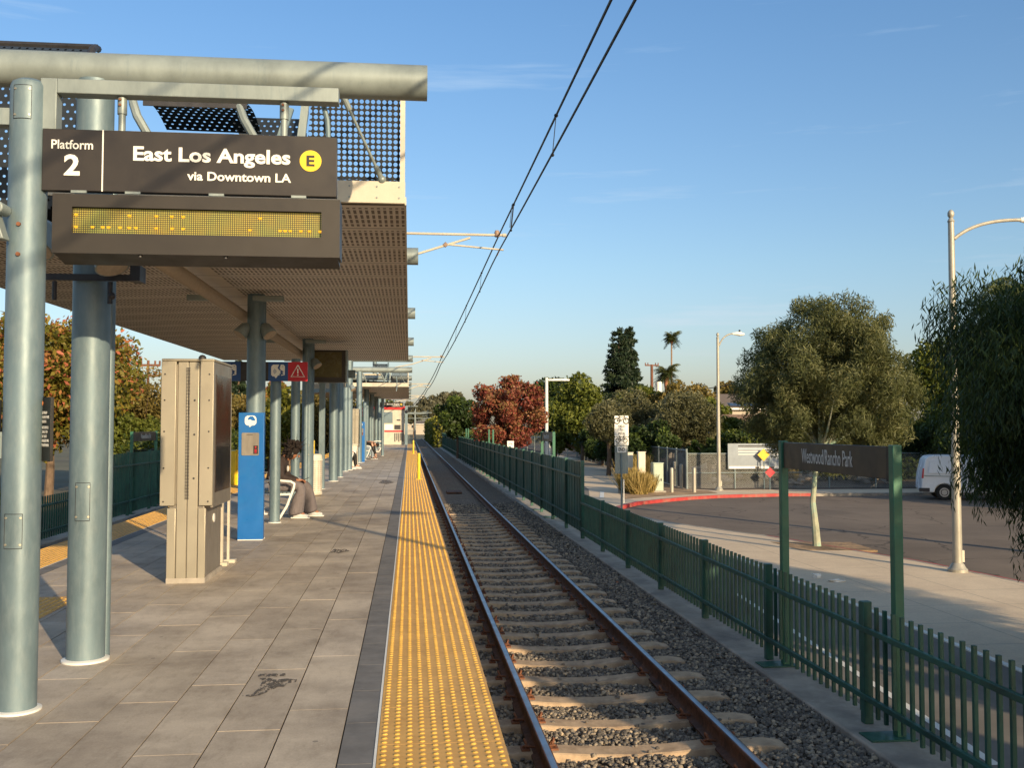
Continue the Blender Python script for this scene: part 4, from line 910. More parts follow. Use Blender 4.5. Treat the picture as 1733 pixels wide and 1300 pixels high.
# ------------------------------------------------------------------ litter bins
def bin_(x,y,r,h,lab,k=1):
    b=thing('litter_bin',(x,y,0),lab,'litter bin','mesh litter bins'); m=MB()
    N=24; vs=[];fs=[]
    for z in (.06,h*.86):
        for i in range(N): a=2*PI*i/N; vs.append((x+r*cos(a),y+r*sin(a),z))
    for i in range(N): fs.append((i,(i+1)%N,N+(i+1)%N,N+i))
    m.add(vs,fs); m.build('mesh_drum',M['bin'],b)
    m=MB(); m.tube((x,y,.05),(x,y,h*.84),r*.93,n=20); m.build('liner',simple('bin_liner',(.50,.45,.36),.8,0,.15,4),b)
    m=MB(); m.lathe((x,y,h*.84),[(r*1.03,0),(r*1.03,.03),(r*.98,.04),(r*.95,h*.13),(r*.8,h*.16)],24); m.build('rim_hood',M['utilityw'],b)
    m=MB(); m.lathe((x,y,0),[(r*.8,0),(r*1.02,.03),(r*1.02,.07),(r,.08)],24); m.build('foot_ring',M['cream'],b)
    return b
bin_(-2.08,21.6,.21,.90,'tall pale mesh litter bin beside the seated person'); 
b2=thing('litter_bin',(-2.08,36.2,0),'pale square litter bin in front of the far kiosk','litter bin','mesh litter bins'); m=MB(); m.prism([(-2.26,.03),(-1.98,.03),(-1.88,.80),(-2.34,.80)],36.0,36.4,'xz'); m.build('tapered_body',M['utilityw'],b2,bevel=.02); m=MB(); m.box(-2.36,-1.86,35.98,36.42,.80,.86); m.build('lid',M['cream'],b2,bevel=.01)
# ------------------------------------------------------------------ benches
def bench(y0,lab,n=3,x=-2.05):
    b=thing('bench',(x,y0,0),lab,'bench','pale metal platform benches')
    for i in range(2):
        y=y0+i*(1.24 if n==3 else .95)
        m=MB(); m.path([(x-.42,y,.60),(x-.1,y,.635),(x+.16,y,.61),(x+.215,y,.575),(x+.205,y,.51),(x+.10,y,.22),(x-.02,y,.015)],[.021]*7,8)
        m.path([(x-.42,y,.40),(x+.17,y,.405)],.02,8); m.path([(x-.42,y,.60),(x-.40,y,.0)],.021,8); m.path([(x-.02,y,.012),(x-.40,y,.012)],.018,8)
        m.build('arm_frame',M['white'],b)
    m=MB(); W=1.24 if n==3 else .95
    for k in range(9): m.box(x-.40+k*.062,x-.40+k*.062+.045,y0+.02,y0+W-.02,.425,.44)
    m.build('seat',M['galv'],b)
    m=MB()
    for k in range(6): m.bar((x-.43-.018*k,y0+.02,.50+k*.06),(x-.43-.018*k,y0+W-.02,.50+k*.06),.012,.045)
    m.build('backrest',M['galv'],b); return b
bench(16.1,'pale metal bench under the seated person in the black hoodie',4)
bench(34.4,'pale metal bench with the red jacketed person on it',3,-2.15)
bench(44.6,'pale metal bench under the person bending forward',3,-1.95)
bench(57.5,'empty far bench near the ticket booth',3,-1.75)
# ================================================================== PEOPLE
def skin(name,pts,edges,rad,mat,parent,sub=2,root=0):
    me=bpy.data.meshes.new(name); o3=org(parent); me.from_pydata([Vector(p)-o3 for p in pts],edges,[])
    o=bpy.data.objects.new('tmp',me); COL.objects.link(o)
    sm=o.modifiers.new('s','SKIN'); 
    for i,r in enumerate(rad):
        sv=me.skin_vertices[0].data[i]; sv.radius=(r,r) if not isinstance(r,tuple) else r; sv.use_root=(i==root)
    ss=o.modifiers.new('u','SUBSURF'); ss.levels=sub; ss.render_levels=sub
    dg=bpy.context.evaluated_depsgraph_get(); m2=bpy.data.meshes.new_from_object(o.evaluated_get(dg)); bpy.data.objects.remove(o)
    m2.name=name; m2.materials.clear(); m2.materials.append(mat); m2.polygons.foreach_set('use_smooth',[True]*len(m2.polygons))
    q=bpy.data.objects.new(name,m2); COL.objects.link(q); q.parent=parent; return q
def person(base,rot,J,lab,mats,hair='afro',extra=None,flare=False):
    """J: joints in local space facing +x; body, top, trousers, shoes, hair as parts"""
    p=thing('person',base,lab,'person'); B=Vector(base); rm=Matrix.Rotation(rot,3,'Z')
    W=lambda k:B+rm@Vector(J[k] if isinstance(k,str) else k)
    names=['pelvis','belly','chest','neck','headb','headt','face']
    rads=[.115,.105,.12,.05,.078,.07,.055]
    pts=[W(k) for k in names]; ed=[(0,1),(1,2),(2,3),(3,4),(4,5),(4,6)]; rad=list(rads)
    def add(k,par,r): pts.append(W(k)); rad.append(r); ed.append((par,len(pts)-1)); return len(pts)-1
    arms={}
    for s in 'LR':
        a=add('sh'+s,2,.055); b=add('el'+s,a,.040); c=add('wr'+s,b,.026)
        wr=Vector(J['wr'+s]); hd=Vector(J['ha'+s]); d=(hd-wr).normalized(); pal=wr+d*.07; ip=add(tuple(pal),c,.028)
        side=Vector((0,1 if s=='L' else -1,0)); 
        for f in range(4):
            o=side*(-.028+.018*f); L_=(.055,.07,.065,.05)[f]
            i1=add(tuple(pal+d*.025+o),ip,.0095); i2=add(tuple(pal+d*(.025+L_*.6)+o+Vector((0,0,-.012))),i1,.0085); add(tuple(pal+d*(.02+L_)+o+Vector((0,0,-.032))),i2,.0075)
        it=add(tuple(wr+d*.03-side*.035),c,.011); add(tuple(wr+d*.07-side*.05+Vector((0,0,.01))),it,.009)
        h=add('hip'+s,0,.085); k_=add('kn'+s,h,.058); an=add('an'+s,k_,.038); add('to'+s,an,.034)
    skin('body',pts,ed,rad,mats['skin'],p)
    # face details
    hb=W('headb'); fc=W('face'); ht=W('headt'); fd=(fc-hb).normalized(); up=(ht-hb).normalized(); sd=up.cross(fd).normalized()
    m=MB(); m.path([hb+fd*.088+up*.03,hb+fd*.118+up*.0,hb+fd*.098-up*.012],[.010,.016,.010],8)
    for q in (-1,1): m.ball(hb+sd*q*.078+up*.0,.02,(1,.6,1.3),8)
    m.build('nose_and_ears',mats['skin'],p)
    m=MB()
    for q in (-1,1): m.ball(hb+fd*.094+sd*q*.03+up*.028,.010,(1,1,.8),8)
    m.path([hb+fd*.098+sd*.02-up*.04,hb+fd*.104-up*.042,hb+fd*.098-sd*.02-up*.04],[.004,.006,.004],6); m.build('eyes_and_mouth',M['black'],p)
    # top
    tp=['pelvis','belly','chest','neck']; pts=[W(k) for k in tp]; rad=[.155,.15,.165,.075]; ed=[(0,1),(1,2),(2,3)]
    for s in 'LR':
        a=len(pts); pts+=[W('sh'+s),W('el'+s),W('wr'+s)]; rad+=[.085,.068,.045]; ed+=[(2,a),(a,a+1),(a+1,a+2)]
    skin('top',pts,ed,rad,mats['top'],p)
    # trousers
    pts=[W('pelvis')]; rad=[.15]; ed=[]
    for s in 'LR':
        a=len(pts); an=Vector(J['an'+s]); kn=Vector(J['kn'+s])
        pts+=[W('hip'+s),W('kn'+s),W(tuple(kn.lerp(an,.5))),W(tuple(an+Vector((0,0,-.02)))),W(tuple(an+Vector((.02,0,-.085 if flare else -.03))))]; rad+=[.118,.092,.115 if flare else .07,.135 if flare else .062,.135 if flare else .06]; ed+=[(0,a),(a,a+1),(a+1,a+2),(a+2,a+3),(a+3,a+4)]
    skin('trousers',pts,ed,rad,mats['legs'],p)
    for s in 'LR':
        an=Vector(J['an'+s]); to=Vector(J['to'+s]); d=(to-an); d.z=0; d.normalize()
        pz=lambda v,z:W((v.x,v.y,z))
        skin('shoe',[pz(an-d*.05,.045),pz(an+d*.05,.05),pz(an+d*.13,.04),pz(an+d*.21,.032)],[(0,1),(1,2),(2,3)],[.042,.048,.042,.032],mats['shoe'],p)
        m=MB(); a_=pz(an-d*.075,.010); b_=pz(an+d*.235,.010); m.bar(a_,b_,.085,.02); m.build('shoe_sole',M['white'],p,bevel=.008)
    # hair
    if hair=='afro':
        m=MB(); g=random.Random(2)
        hc=hb+up*.06-fd*.03
        m.ball(hc,.115,(1,1,.9),12,.06)
        for i in range(240):
            d=Vector([g.gauss(0,1) for _ in range(3)]).normalized()
            if d.dot(fd)>.35 and d.dot(up)<.55: continue
            r=g.uniform(.10,.165)*(1.05 if d.dot(up)>0 else .95); q=hc+d*r
            if g.random()<.6: m.ball(q,g.uniform(.014,.034),(1,1,1),6,.3)
            else:
                q0=hc+d*.1; s1=Vector([g.gauss(0,.02) for _ in range(3)]); m.path([q0,q0+d*.05+s1,q0+d*g.uniform(.07,.13)+s1*2.4],[.009,.006,.002],4)
        m.build('hair',M['hair'],p)
    else:
        m=MB(); m.ball(hb+up*.035-fd*.022,.098,(1,1,.95),12,.05); m.build('hair',M['hair'],p)
    return p,W,(hb,fd,up,sd)
J=dict(pelvis=(-.34,0,.53),belly=(-.36,0,.68),chest=(-.27,0,.86),neck=(-.16,0,.985),headb=(-.05,0,1.045),headt=(-.01,0,1.13),face=(.03,0,1.005),
 shL=(-.24,.17,.90),elL=(-.20,.24,.66),wrL=(.03,.09,.60),haL=(.13,.03,.60),shR=(-.24,-.17,.90),elR=(-.19,-.23,.66),wrR=(.03,-.08,.61),haR=(.13,-.02,.62),
 hipL=(-.28,.10,.53),knL=(.16,.15,.53),anL=(.20,.20,.13),toL=(.36,.2,.04),hipR=(-.28,-.10,.53),knR=(.14,-.13,.52),anR=(.04,-.16,.13),toR=(.2,-.16,.04))
p,W,(hb,fd,up,sd)=person((-1.86,16.5,0),R(-6),J,'seated person with curly dark hair, black hoodie and wide grey sweatpants looking at phone',dict(skin=M['skin'],top=M['hoodie'],legs=M['sweat'],shoe=M['shoe']),'afro',flare=True)
m=MB(); m.path([hb+sd*.09-up*.01,hb+sd*.1+up*.09,hb+up*.155,hb-sd*.1+up*.09,hb-sd*.09-up*.01],.012,8); m.ball(hb-sd*.095,.038,(1,.5,1.1),10); m.ball(hb+sd*.095,.038,(1,.5,1.1),10); m.build('headphones',M['black'],p)
m=MB(); m.ball(W((-.13,-.0,.80)),.045,(.5,1,1.2),8); m.build('shirt_print',M['lettergrey'],p)
ph=thing('phone',W((.17,0,.61)),'dark phone held in the seated person\'s hands','phone'); m=MB(); m.obox(W((.155,.0,.625)),(.15,.075,.010),Matrix.Rotation(R(-25),3,'Y')); m.build('phone_body',M['black'],ph,bevel=.003)
J2=dict(J); J2.update(headb=(-.18,0,1.12),headt=(-.18,0,1.2),face=(-.10,0,1.11),neck=(-.22,0,1.02))
person((-2.1,34.9,0),R(-5),J2,'person in a red jacket sitting half hidden behind the columns',dict(skin=M['skin2'],top=M['redjacket'],legs=M['black'],shoe=M['shoe']),'short')
J3=dict(J); J3.update(pelvis=(-.3,0,.55),belly=(-.18,0,.70),chest=(.05,0,.76),neck=(.2,0,.70),headb=(.28,0,.62),headt=(.36,0,.63),face=(.27,0,.55),
 shL=(.10,.17,.72),elL=(.18,.2,.45),wrL=(.26,.14,.24),haL=(.3,.1,.14),shR=(.10,-.17,.72),elR=(.16,-.2,.45),wrR=(.24,-.12,.22),haR=(.28,-.1,.13),knL=(.12,.13,.5),knR=(.12,-.13,.5),anL=(.1,.14,.1),toL=(.28,.14,.04),anR=(.12,-.12,.1),toR=(.3,-.12,.04))
person((-1.78,45.2,0),R(0),J3,'person in dark top and pale jeans bending forward from the far bench',dict(skin=M['skin2'],top=M['black'],legs=M['jeans'],shoe=M['black']),'short')
bg=thing('blue_bag',(-2.15,45.9,.45),'blue bag on the bench behind the bending person','bag'); m=MB(); m.ball((-2.15,45.9,.66),.24,(1.1,.8,1),12,.08); m.build('bag_body',M['bluebag'],bg)
# ================================================================== BOLLARDS, BOOTH, FAR RAILING
def ybollard(x,y,lab):
    b=thing('yellow_bollard',(x,y,0),lab,'bollard','yellow tubular bollards'); m=MB(); m.lathe((x,y,0),[(.045,0),(.045,.70),(.038,.735),(.01,.75)],16); m.build('post',M['yellow'],b)
    m=MB(); m.box(x-.09,x+.09,y-.09,y+.09,.004,.02); m.build('base_plate',M['yellow'],b,bevel=.004); return b
ybollard(.27,27.8,'nearer yellow bollard standing on the yellow tactile strip'); ybollard(.22,53.6,'farther yellow bollard near the end of the tactile strip')
yb=thing('yellow_barrier',(-4.3,25.7,0),'wide yellow barrier panel at the left platform edge behind the kiosk','barrier'); m=MB(); m.box(-4.62,-4.38,25.6,26.0,0,.88); m.build('panel',M['yellow'],yb,bevel=.03); m=MB(); m.tube((-4.36,25.7,0),(-4.36,25.7,.9),.05,n=14); m.build('post',M['yellow'],yb)
yb2=thing('yellow_barrier',(-4.2,39,0),'thin yellow barrier glimpsed between columns beyond the square post','barrier'); m=MB(); m.box(-3.85,-3.68,38.9,39.1,0,.95); m.build('panel',M['yellow'],yb2,bevel=.02)
bo=thing('ticket_booth',(-1.3,80,0),'cream ticket booth with a red roof band at the platform end','booth')
m=MB(); m.box(-2.9,-.42,80,82.5,0,2.85); m.build('wall',M['cream'],bo,bevel=.02)
m=MB(); m.box(-3.2,-.36,79.9,82.6,2.85,3.1); m.build('roof_band',simple('booth_red',(.62,.02,.02),.4,0,.1,3),bo)
m=MB()
for i in range(8): m.box(-2.05,-1.35,79.97,80.0,1.78+i*.11,1.85+i*.11)
m.box(-2.05,-1.35,79.985,80.0,1.75,2.65); m.build('vent_grille',M['galv'],bo)
m=MB(); m.box(-1.2,-.7,79.96,80,1.25,1.6); m.box(-1.02,-.72,79.97,80,1.95,2.05); m.build('hatch',M['dark'],bo)
m=MB(); m.box(-2.0,-.5,79.97,80,1.04,1.16); m.build('red_notice',M['redsign'],bo)
m=MB()
for i in range(5): m.box(-1.2+i*.16,-1.12+i*.16,79.975,80,.25+.1*(i%2),.95)
m.build('printed_lettering',M['dark'],bo)
m=MB(); m.box(-2.0,-1.3,79.98,80,1.2,1.65); m.build('white_notice',M['white'],bo)
er=thing('end_railing',(.0,83.2,0),'pale railing closing the far end of the platform','railing')
m=MB()
for i in range(9): m.tube((-.3+i*.1,83.2,0),(-.3+i*.1,83.2,1.15),.016,n=6)
m.tube((-.3,83.2,1.15),(.5,83.2,1.15),.025,n=6); m.build('railing_bars',M['galvw'],er)
ep=thing('end_post',(-.28,79.5,0),'pale post with a small lamp at the corner of the ticket booth','post'); m=MB(); m.box(-.36,-.14,79.4,79.6,0,3.1); m.build('post_shaft',M['galv'],ep); m=MB(); m.ball((-.2,79.3,2.7),.13); m.build('lamp_head',M['dark'],ep)
# ================================================================== GREEN FENCES
def fence(x,ys_,tall,name,lab,sgn=1,solid=False,ztop=None):
    ztop=ztop or (.67 if tall else -.07); zb=-1.10
    f=thing(name,(x,ys_[0],zb),lab,'fence')
    for y in ys_:
        m=MB(); m.box(x-.04,x+.04,y-.04,y+.04,zb+.002,ztop+.03); m.build('fence_post',M['green'],f,bevel=.004)
    y0,y1=ys_[0],ys_[-1]; H=ztop-zb
    for z in (zb+H*.80,zb+H*.23):
        m=MB(); m.box(x-sgn*.03-.02,x-sgn*.03+.02,y0,y1,z-.024,z+.024); m.build('fence_rail',M['green'],f,bevel=.004)
    for a,b in zip(ys_[:-1],ys_[1:]):
        m=MB()
        if solid:
            n=6; w=(b-a-.08)/n
            for i in range(n):
                yy=a+.04+i*w; o=random.uniform(0,.012); m.box(x+sgn*.012+o,x+sgn*.012+o+.006,yy+.004,yy+w-.004,zb+.12,ztop-.01)
                m.box(x+sgn*.003,x+sgn*.012,yy-.012,yy+.012,zb+.12,ztop)
            m.build('panel',M['greenp'],f,smooth=False)
        else:
            n=16; w=(b-a)/n
            for i in range(1,n): m.box(x+sgn*.012,x+sgn*.012+.03,a+i*w-.015,a+i*w+.015,zb+.07,ztop)
            m.build('picket_panel',M['green'],f,smooth=False)
    return f
sp=2.365
low=[8.34-sp*2,8.34-sp]+[8.34+sp*i for i in range(7)]
fence(4.0,low,False,'picket_fence','low dark green picket fence between the track and the sidewalk')
fence(4.0,[22.55+sp*i for i in range(42)],True,'panel_fence','tall solid green panel fence continuing past the low pickets',1,True)
fence(-8.15,[6+sp*i for i in range(9)],False,'picket_fence','low green fence beyond the left track, nearest part',-1)
fence(-8.15,[24.95+sp*i for i in range(5)],True,'picket_fence','tall green fence beyond the left track, behind the thick column',-1,False,.72)
fence(-8.15,[34.45+sp*i for i in range(16)],False,'picket_fence','low green fence beyond the left track, receding behind the kiosk',-1,True)
# station name signs on green posts
def stsign(y0,y1,x,lab,face='-x',txt=True,board=True,ztop=1.34):
    s=thing('station_name_sign',(x,(y0+y1)/2,-1.1),lab,'sign','station name signs on green posts')
    for y in (y0,y1):
        m=MB(); m.box(x-.04,x+.04,y-.04,y+.04,-1.095,ztop); p=m.build('sign_post',M['greenpost'],s,bevel=.005)
        m=MB(); m.box(x-.30,x+.1,y-.12,y+.12,-1.098,-1.085); m.build('foot_plate',M['green'],p)
    if board:
        m=MB(); m.box(x-.02,x+.02,min(y0,y1)+.10,max(y0,y1)-.06,1.045,1.325); b=m.build('sign_board',M['brown'],s,bevel=.003)
        m=MB(); m.box(x-.03,x+.03,min(y0,y1)+.04,min(y0,y1)+.10,1.03,1.33); m.build('board_clamp',M['black'],s)
        if txt:
            d=-.022 if face=='-x' else .022
            text('Westwood/Rancho Park',(x+d,(y0+y1)/2+.10,1.195),1.18,.15,face,M['lettergrey'],s,bold=.004)
    return s
stsign(7.94,10.44,4.09,'nearest brown Westwood/Rancho Park sign on two green posts at the low fence')
stsign(27.9,30.4,4.12,'second brown station name sign on green posts behind the tall green fence')
stsign(48.4,50.9,4.12,'third pair of green sign posts along the tall fence',board=False)
stsign(69,71.5,4.12,'fourth and farthest pair of green sign posts along the tall fence',board=False)
stsign(30.2,33.0,-8.2,'brown station name sign beyond the left track, seen behind the thick column',face='+x',ztop=1.34)
# ================================================================== OVERHEAD LINE
YC=20.9
def wirez(y,z0,z1,sag): # parabola between supports every 37.4 m
    t_=((y-YC)%37.4)/37.4; return z0-4*sag*t_*(1-t_)
def wx(y,xx): return xx+(0 if y<60 else -((y-60)/60)**2*.35)
for nm,lab,xx,z0,sg,r in (('messenger_wire','upper black overhead messenger wire above the track',1.90,5.62,.05,.016),('contact_wire','lower black overhead contact wire above the track',1.84,5.17,.16,.015)):
    w=thing(nm,(xx,0,z0),lab,'overhead wire'); m=MB(); pts=[]
    y=-6.
    while y<240:
        pts.append((wx(y,xx),y,wirez(y,z0,0,sg)-(.0 if y<60 else (y-60)*.003))); y+=2.
    m.path(pts,[r*(1+max(0,(p_[1]-20)/60)) for p_ in pts],6); m.build('wire',M['wire'],w)
dr=[12.6,17.9,26,33,40,48,56]
for i,y in enumerate(dr):
    d=thing('wire_dropper',(1.88,y,5.1),['thin dropper joining the two wires high above the track, nearest','dark loop dropper joining the two wires just before the cantilever arm','thin dropper joining the wires past the cantilever arm'][i] if i<3 else 'thin distant dropper joining the overhead wires','dropper','droppers between the overhead wires'); m=MB(); x=1.9
    za=wirez(y,5.62,0,.05); zb=wirez(y,5.17,0,.16); m.tube((x-.05,y,zb),(x,y,za),.006 if i!=1 else .014,n=6)
    if i==1: m.tube((x-.07,y,zb+.05),(x-.03,y,za),.006,n=6)
    m.ball((x,y,za),.028); m.ball((x-.05,y,zb),.025); m.build('dropper_rod',M['wire'],d)
def ocs(y,lab,thick=1):
    c=thing('catenary_pole',(-2.05,y,3.3),lab,'catenary pole','overhead line poles with cantilever arms'); m=MB(); m.tube((-2.05,y,3.3),(-2.05,y,5.9),.12,n=16); m.build('pole_shaft',M['galv'],c)
    m=MB(); k=thick
    m.tube((-2.05,y,5.62),(1.98,y,5.62),.028*k,n=10); m.path([(-2.05,y,4.75),(.15,y,5.18),(1.28,y,5.55)],.026*k,10); m.tube((.75,y,5.40),(2.0,y,5.30),.020*k,n=8); m.tube((1.98,y,5.62),(2.06,y,5.62),.04,n=10)
    m.build('cantilever_arm',M['cream'],c)
    m=MB(); m.ball((1.86,y,5.66),.06); m.lathe((1.86,y,5.58),[(.05,0),(.06,.03),(.05,.06),(.06,.09),(.04,.14)],10); m.tube((1.92,y,5.30),(1.86,y,5.17),.012,n=6); m.tube((.78,y,5.42),(.72,y,5.36),.045,n=8); m.build('insulator',simple('brown_insulator',(.32,.22,.16),.4),c)
    m=MB(); m.tube((-2.05,y,5.62),(-6.1,y,5.62),.03*k,n=10); m.build('left_arm',M['cream'],c)
    return c
ocs(20.9,'cantilever arms carrying the wires just past the near canopy corner'); ocs(58.3,'second set of cantilever arms above the far track',1.3); ocs(95.7,'distant third set of overhead line arms',1.8); ocs(133,'distant fourth set of overhead line arms',2.2)
for i,(x,y,h) in enumerate(((.9,150,5.2),(3.2,170,5.4),(1.0,190,5.6),(5.2,205,6.4),(-1.5,118,5.6))):
    h=h*.8; c=thing('catenary_mast',(x,y,-1.2),'slim pale overhead line mast far along the track','mast','masts far along the track'); m=MB(); m.tube((x,y,-1.2),(x,y,h),.08,n=8); m.tube((x-2.5,y,h-.6),(x+2.5,y,h-.6),.07,n=6); m.tube((x-2.5,y,h-1.5),(x+2.5,y,h-1.4),.05,n=6); m.build('mast_shaft',M['galvw'],c)
# ================================================================== STREET FURNITURE
def arc(p0,p1,p2,n=10):
    return [Vector(p0)*(1-t_)**2+Vector(p1)*2*t_*(1-t_)+Vector(p2)*t_**2 for t_ in [i/n for i in range(n+1)]]
def lamp(x,y,z1,r,reach,rise,lab,head=.75,dirx=1):
    l=thing('street_lamp',(x,y,G),lab,'street lamp','cobra head street lamps')
    m=MB(); m.tube((x,y,G),(x,y,z1),r*1.25,r*.78,n=16); m.build('pole',M['pole'],l)
    m=MB(); m.lathe((x,y,z1),[(r*.85,-.02),(r*.95,.0),(r*.6,.06),(r*.5,.08),(r*.85,.13),(r*.85,.2),(r*.5,.25),(.005,.27)],14); m.build('finial',M['pole'],l)
    m=MB(); m.lathe((x,y,G),[(r*2.5,0),(r*2.5,.06),(r*2.0,.10),(r*1.7,.16),(r*1.3,.2)],12); m.build('base_casting',M['pole'],l)
    m=MB(); m.box(x+r*.6,x+r*1.5,y-.07,y+.07,G+.22,G+.48); m.build('handhole_box',M['cream'],l)
    a=(x+r*.8*dirx,y,z1-.40); b=(x+reach*.35*dirx,y,z1-.4+rise); c=(x+reach*dirx,y,z1-.4+rise)
    m=MB(); m.path(arc(a,b,c,12),[.04]*13,10); m.build('arm',M['pole'],l)
    hx=x+reach*dirx; hz=z1-.4+rise
    m=MB(); m.path([(hx-.08*dirx,y,hz),(hx+.1*dirx,y,hz),(hx+head*.6*dirx,y,hz-.01),(hx+head*dirx,y,hz-.03)],[.05,.085,.12,.05],10); m.build('lamp_head',M['white'],l)
    m=MB(); m.tube((hx+.3*dirx,y,hz+.08),(hx+.3*dirx,y,hz+.2),.045,n=10); m.build('photocell',M['dark'],l); return l
lamp(12.20,20.92,6.15,.085,1.75,.47,'near street lamp at the road kerb on the right, cut by the dark tree')
lamp(15.58,48.4,6.0,.085,.85,.62,'far street lamp in front of the chain link fence',.55)
# white path lamp
x=at(925,640,70).x
l=thing('path_lamp',(x,70,G),'white path lamp behind the green fence beside the autumn tree','street lamp'); m=MB(); m.tube((x,70,G),(x,70,5.0),.13,.11,n=14); m.build('pole',M['white'],l); m=MB(); m.box(x+.1,x+1.65,69.85,70.15,4.78,4.9); m.ball((x+1.0,70,4.86),.6,(1.1,.3,.16),12); m.build('lamp_head',M['white'],l)
x2=at(930,572,105).x
l=thing('path_lamp',(x2,105,G),'smaller white path lamp farther back behind the first','street lamp'); m=MB(); m.tube((x2,105,G),(x2,105,4.6),.1,n=10); m.build('pole',M['white'],l); m=MB(); m.ball((x2+.7,105,4.6),.6,(1.1,.3,.14),12); m.build('lamp_head',M['white'],l)
# yield to peds sign
sx,sy=8.0,36.6
s=thing('cycle_sign',(sx-.2,sy,G),'white cycle sign stack reading YIELD TO PEDS and END on a steel post','sign')
m=MB(); m.box(sx-.03,sx+.03,sy,sy+.06,G,1.80); m.build('sign_post',M['galv'],s)
m=MB()
for i in range(38): m.tube((sx,sy-.002,G+.2+i*.04),(sx,sy+.0,G+.2+i*.04),.009,n=6)
m.build('post_holes',M['dark'],s)
def plate(z0,z1,w,nm,mt='white',yy=0):
    m=MB(); 
    r=.03; p=[]
    for (qx,qz,a0) in ((1,1,0),(-1,1,PI/2),(-1,-1,PI),(1,-1,1.5*PI)):
        for i in range(4): a=a0+PI/2*i/3; p.append((sx+qx*(w/2-r)+r*cos(a),(z0+z1)/2+qz*((z1-z0)/2-r)+r*sin(a)))
    m.prism(p,sy-.012+yy,sy-.004+yy,'xz'); return m.build(nm,M[mt],s)
plate(1.10,1.90,.54,'yield_plate'); plate(.77,1.085,.54,'bike_path_plate'); plate(.50,.745,.36,'end_plate',yy=-.008); plate(-.30,.76,.50,'lower_plate','galvw',.05)
def bike(cx,cz,k):
    m=MB(); 
    def ring(x,z,r): m.path([(x+r*cos(a),sy-.014,z+r*sin(a)) for a in [2*PI*i/16 for i in range(17)]],.009*k*1.6,5,False)
    ring(cx-.11*k,cz,.065*k); ring(cx+.11*k,cz,.065*k)
    P=lambda a,b:(cx+a*k,sy-.014,cz+b*k)
    for q in ([P(-.11,0),P(-.055,.10),P(.07,.10),P(-.01,0),P(-.11,0)],[P(-.01,0),P(-.065,.125)],[P(.11,0),P(.06,.135),P(.09,.14)],[P(-.09,.13),P(-.04,.13)]): m.path(q,.007*k*1.4,5)
    return m.build('bicycle_symbol',M['black'],s)
bike(sx,1.70,1.6); bike(sx,.96,1.25)
for tx,z,w in (('YIELD',1.50,.27),('TO',1.36,.11),('PEDS',1.22,.24)): text(tx,(sx,sy-.014,z),w,.085,'-y',M['black'],s,bold=.02)
text('BIKE PATH',(sx,sy-.014,.815),.40,.055,'-y',M['black'],s); text('END',(sx,sy-.022,.622),.25,.13,'-y',M['black'],s,bold=.03)
# second small cycle sign behind the tall fence
x=at(864,752,52).x; s2=thing('cycle_sign',(x,52,G),'small white cycle sign peeking above the tall green fence','sign'); m=MB(); m.tube((x,52.05,G),(x,52.05,.6),.03); m.build('sign_post',M['galv'],s2); m=MB(); m.box(x-.18,x+.18,52,52.02,.35,.72); m.build('plate',M['white'],s2,bevel=.02)
s_=s; s=s2; sy_=sy; sy=52.01
m=MB(); m.path([(x-.1,51.99,.52),(x,51.99,.6),(x+.1,51.99,.52)],.012,5); m.build('cycle_symbol',M['black'],s2); s=s_; sy=sy_
# utility cabinets
def cab(x,y,w,d,h,mt,lab,det=True):
    c=thing('utility_cabinet',(x,y,G),lab,'utility cabinet','utility cabinets on the corner'); m=MB(); m.box(x-w/2,x+w/2,y,y+d,G+.08,G+h); m.build('cabinet_body',M[mt],c,bevel=.02)
    m=MB(); m.box(x-w/2-.1,x+w/2+.1,y-.12,y+d+.1,G,G+.09); m.build('concrete_pad',M['concrete'],c,bevel=.01)
    m=MB(); m.box(x-w/2-.02,x+w/2+.02,y-.02,y+d+.02,G+h,G+h+.04); m.box(x-w/2+.05,x+w/2-.05,y-.008,y,G+h*.62,G+h*.92); m.box(x-w/2+.05,x+w/2-.05,y-.008,y,G+.14,G+h*.56); m.build('cabinet_door',M[mt],c,bevel=.004)
    m=MB(); m.box(x+w/2-.14,x+w/2-.09,y-.03,y-.008,G+h*.4,G+h*.48); m.build('handle',M['dark'],c); return c
cab(12.15,47.2,.50,.4,1.42,'utility','pale green utility cabinet on a concrete pad behind the grass')
cab(11.45,47.7,.36,.3,1.95,'utilityw','tall off-white meter pedestal left of the pale green cabinet')
cab(11.0,48.6,.42,.25,1.9,'utilityw','stepped off-white pedestal, leftmost of the cabinets')
for i,(px,py,h) in enumerate(((1137,834,1.15),(1153,827,1.2),(1175,834,1.15),(1142,822,1.25),(1104,822,1.2),(1086,822,1.0))):
    X_,Y_=Zp(px,py,G); b=thing('bollard',(X_,Y_,G),['pale bollard in front of the green cabinet, left one at the kerb','pale bollard between the two kerb bollards, set back','pale bollard rightmost at the kerb corner','pale bollard at the back beside the fence corner','short pale bollard between the cabinets','short pale bollard left of the meter pedestal'][i],'bollard','pale steel bollards at the street corner'); m=MB(); m.lathe((X_,Y_,G),[(.09,0),(.09,h),(.075,h+.05),(.03,h+.08)],14); m.build('post',M['pole'],b)
X_,Y_=Zp(1056,852,G); b=thing('marker_stake',(X_,Y_,G),'thin white stake at the left of the dry grass clump','stake'); m=MB(); m.box(X_-.02,X_+.02,Y_,Y_+.04,G,G+1.0); m.build('stake_body',M['white'],b)
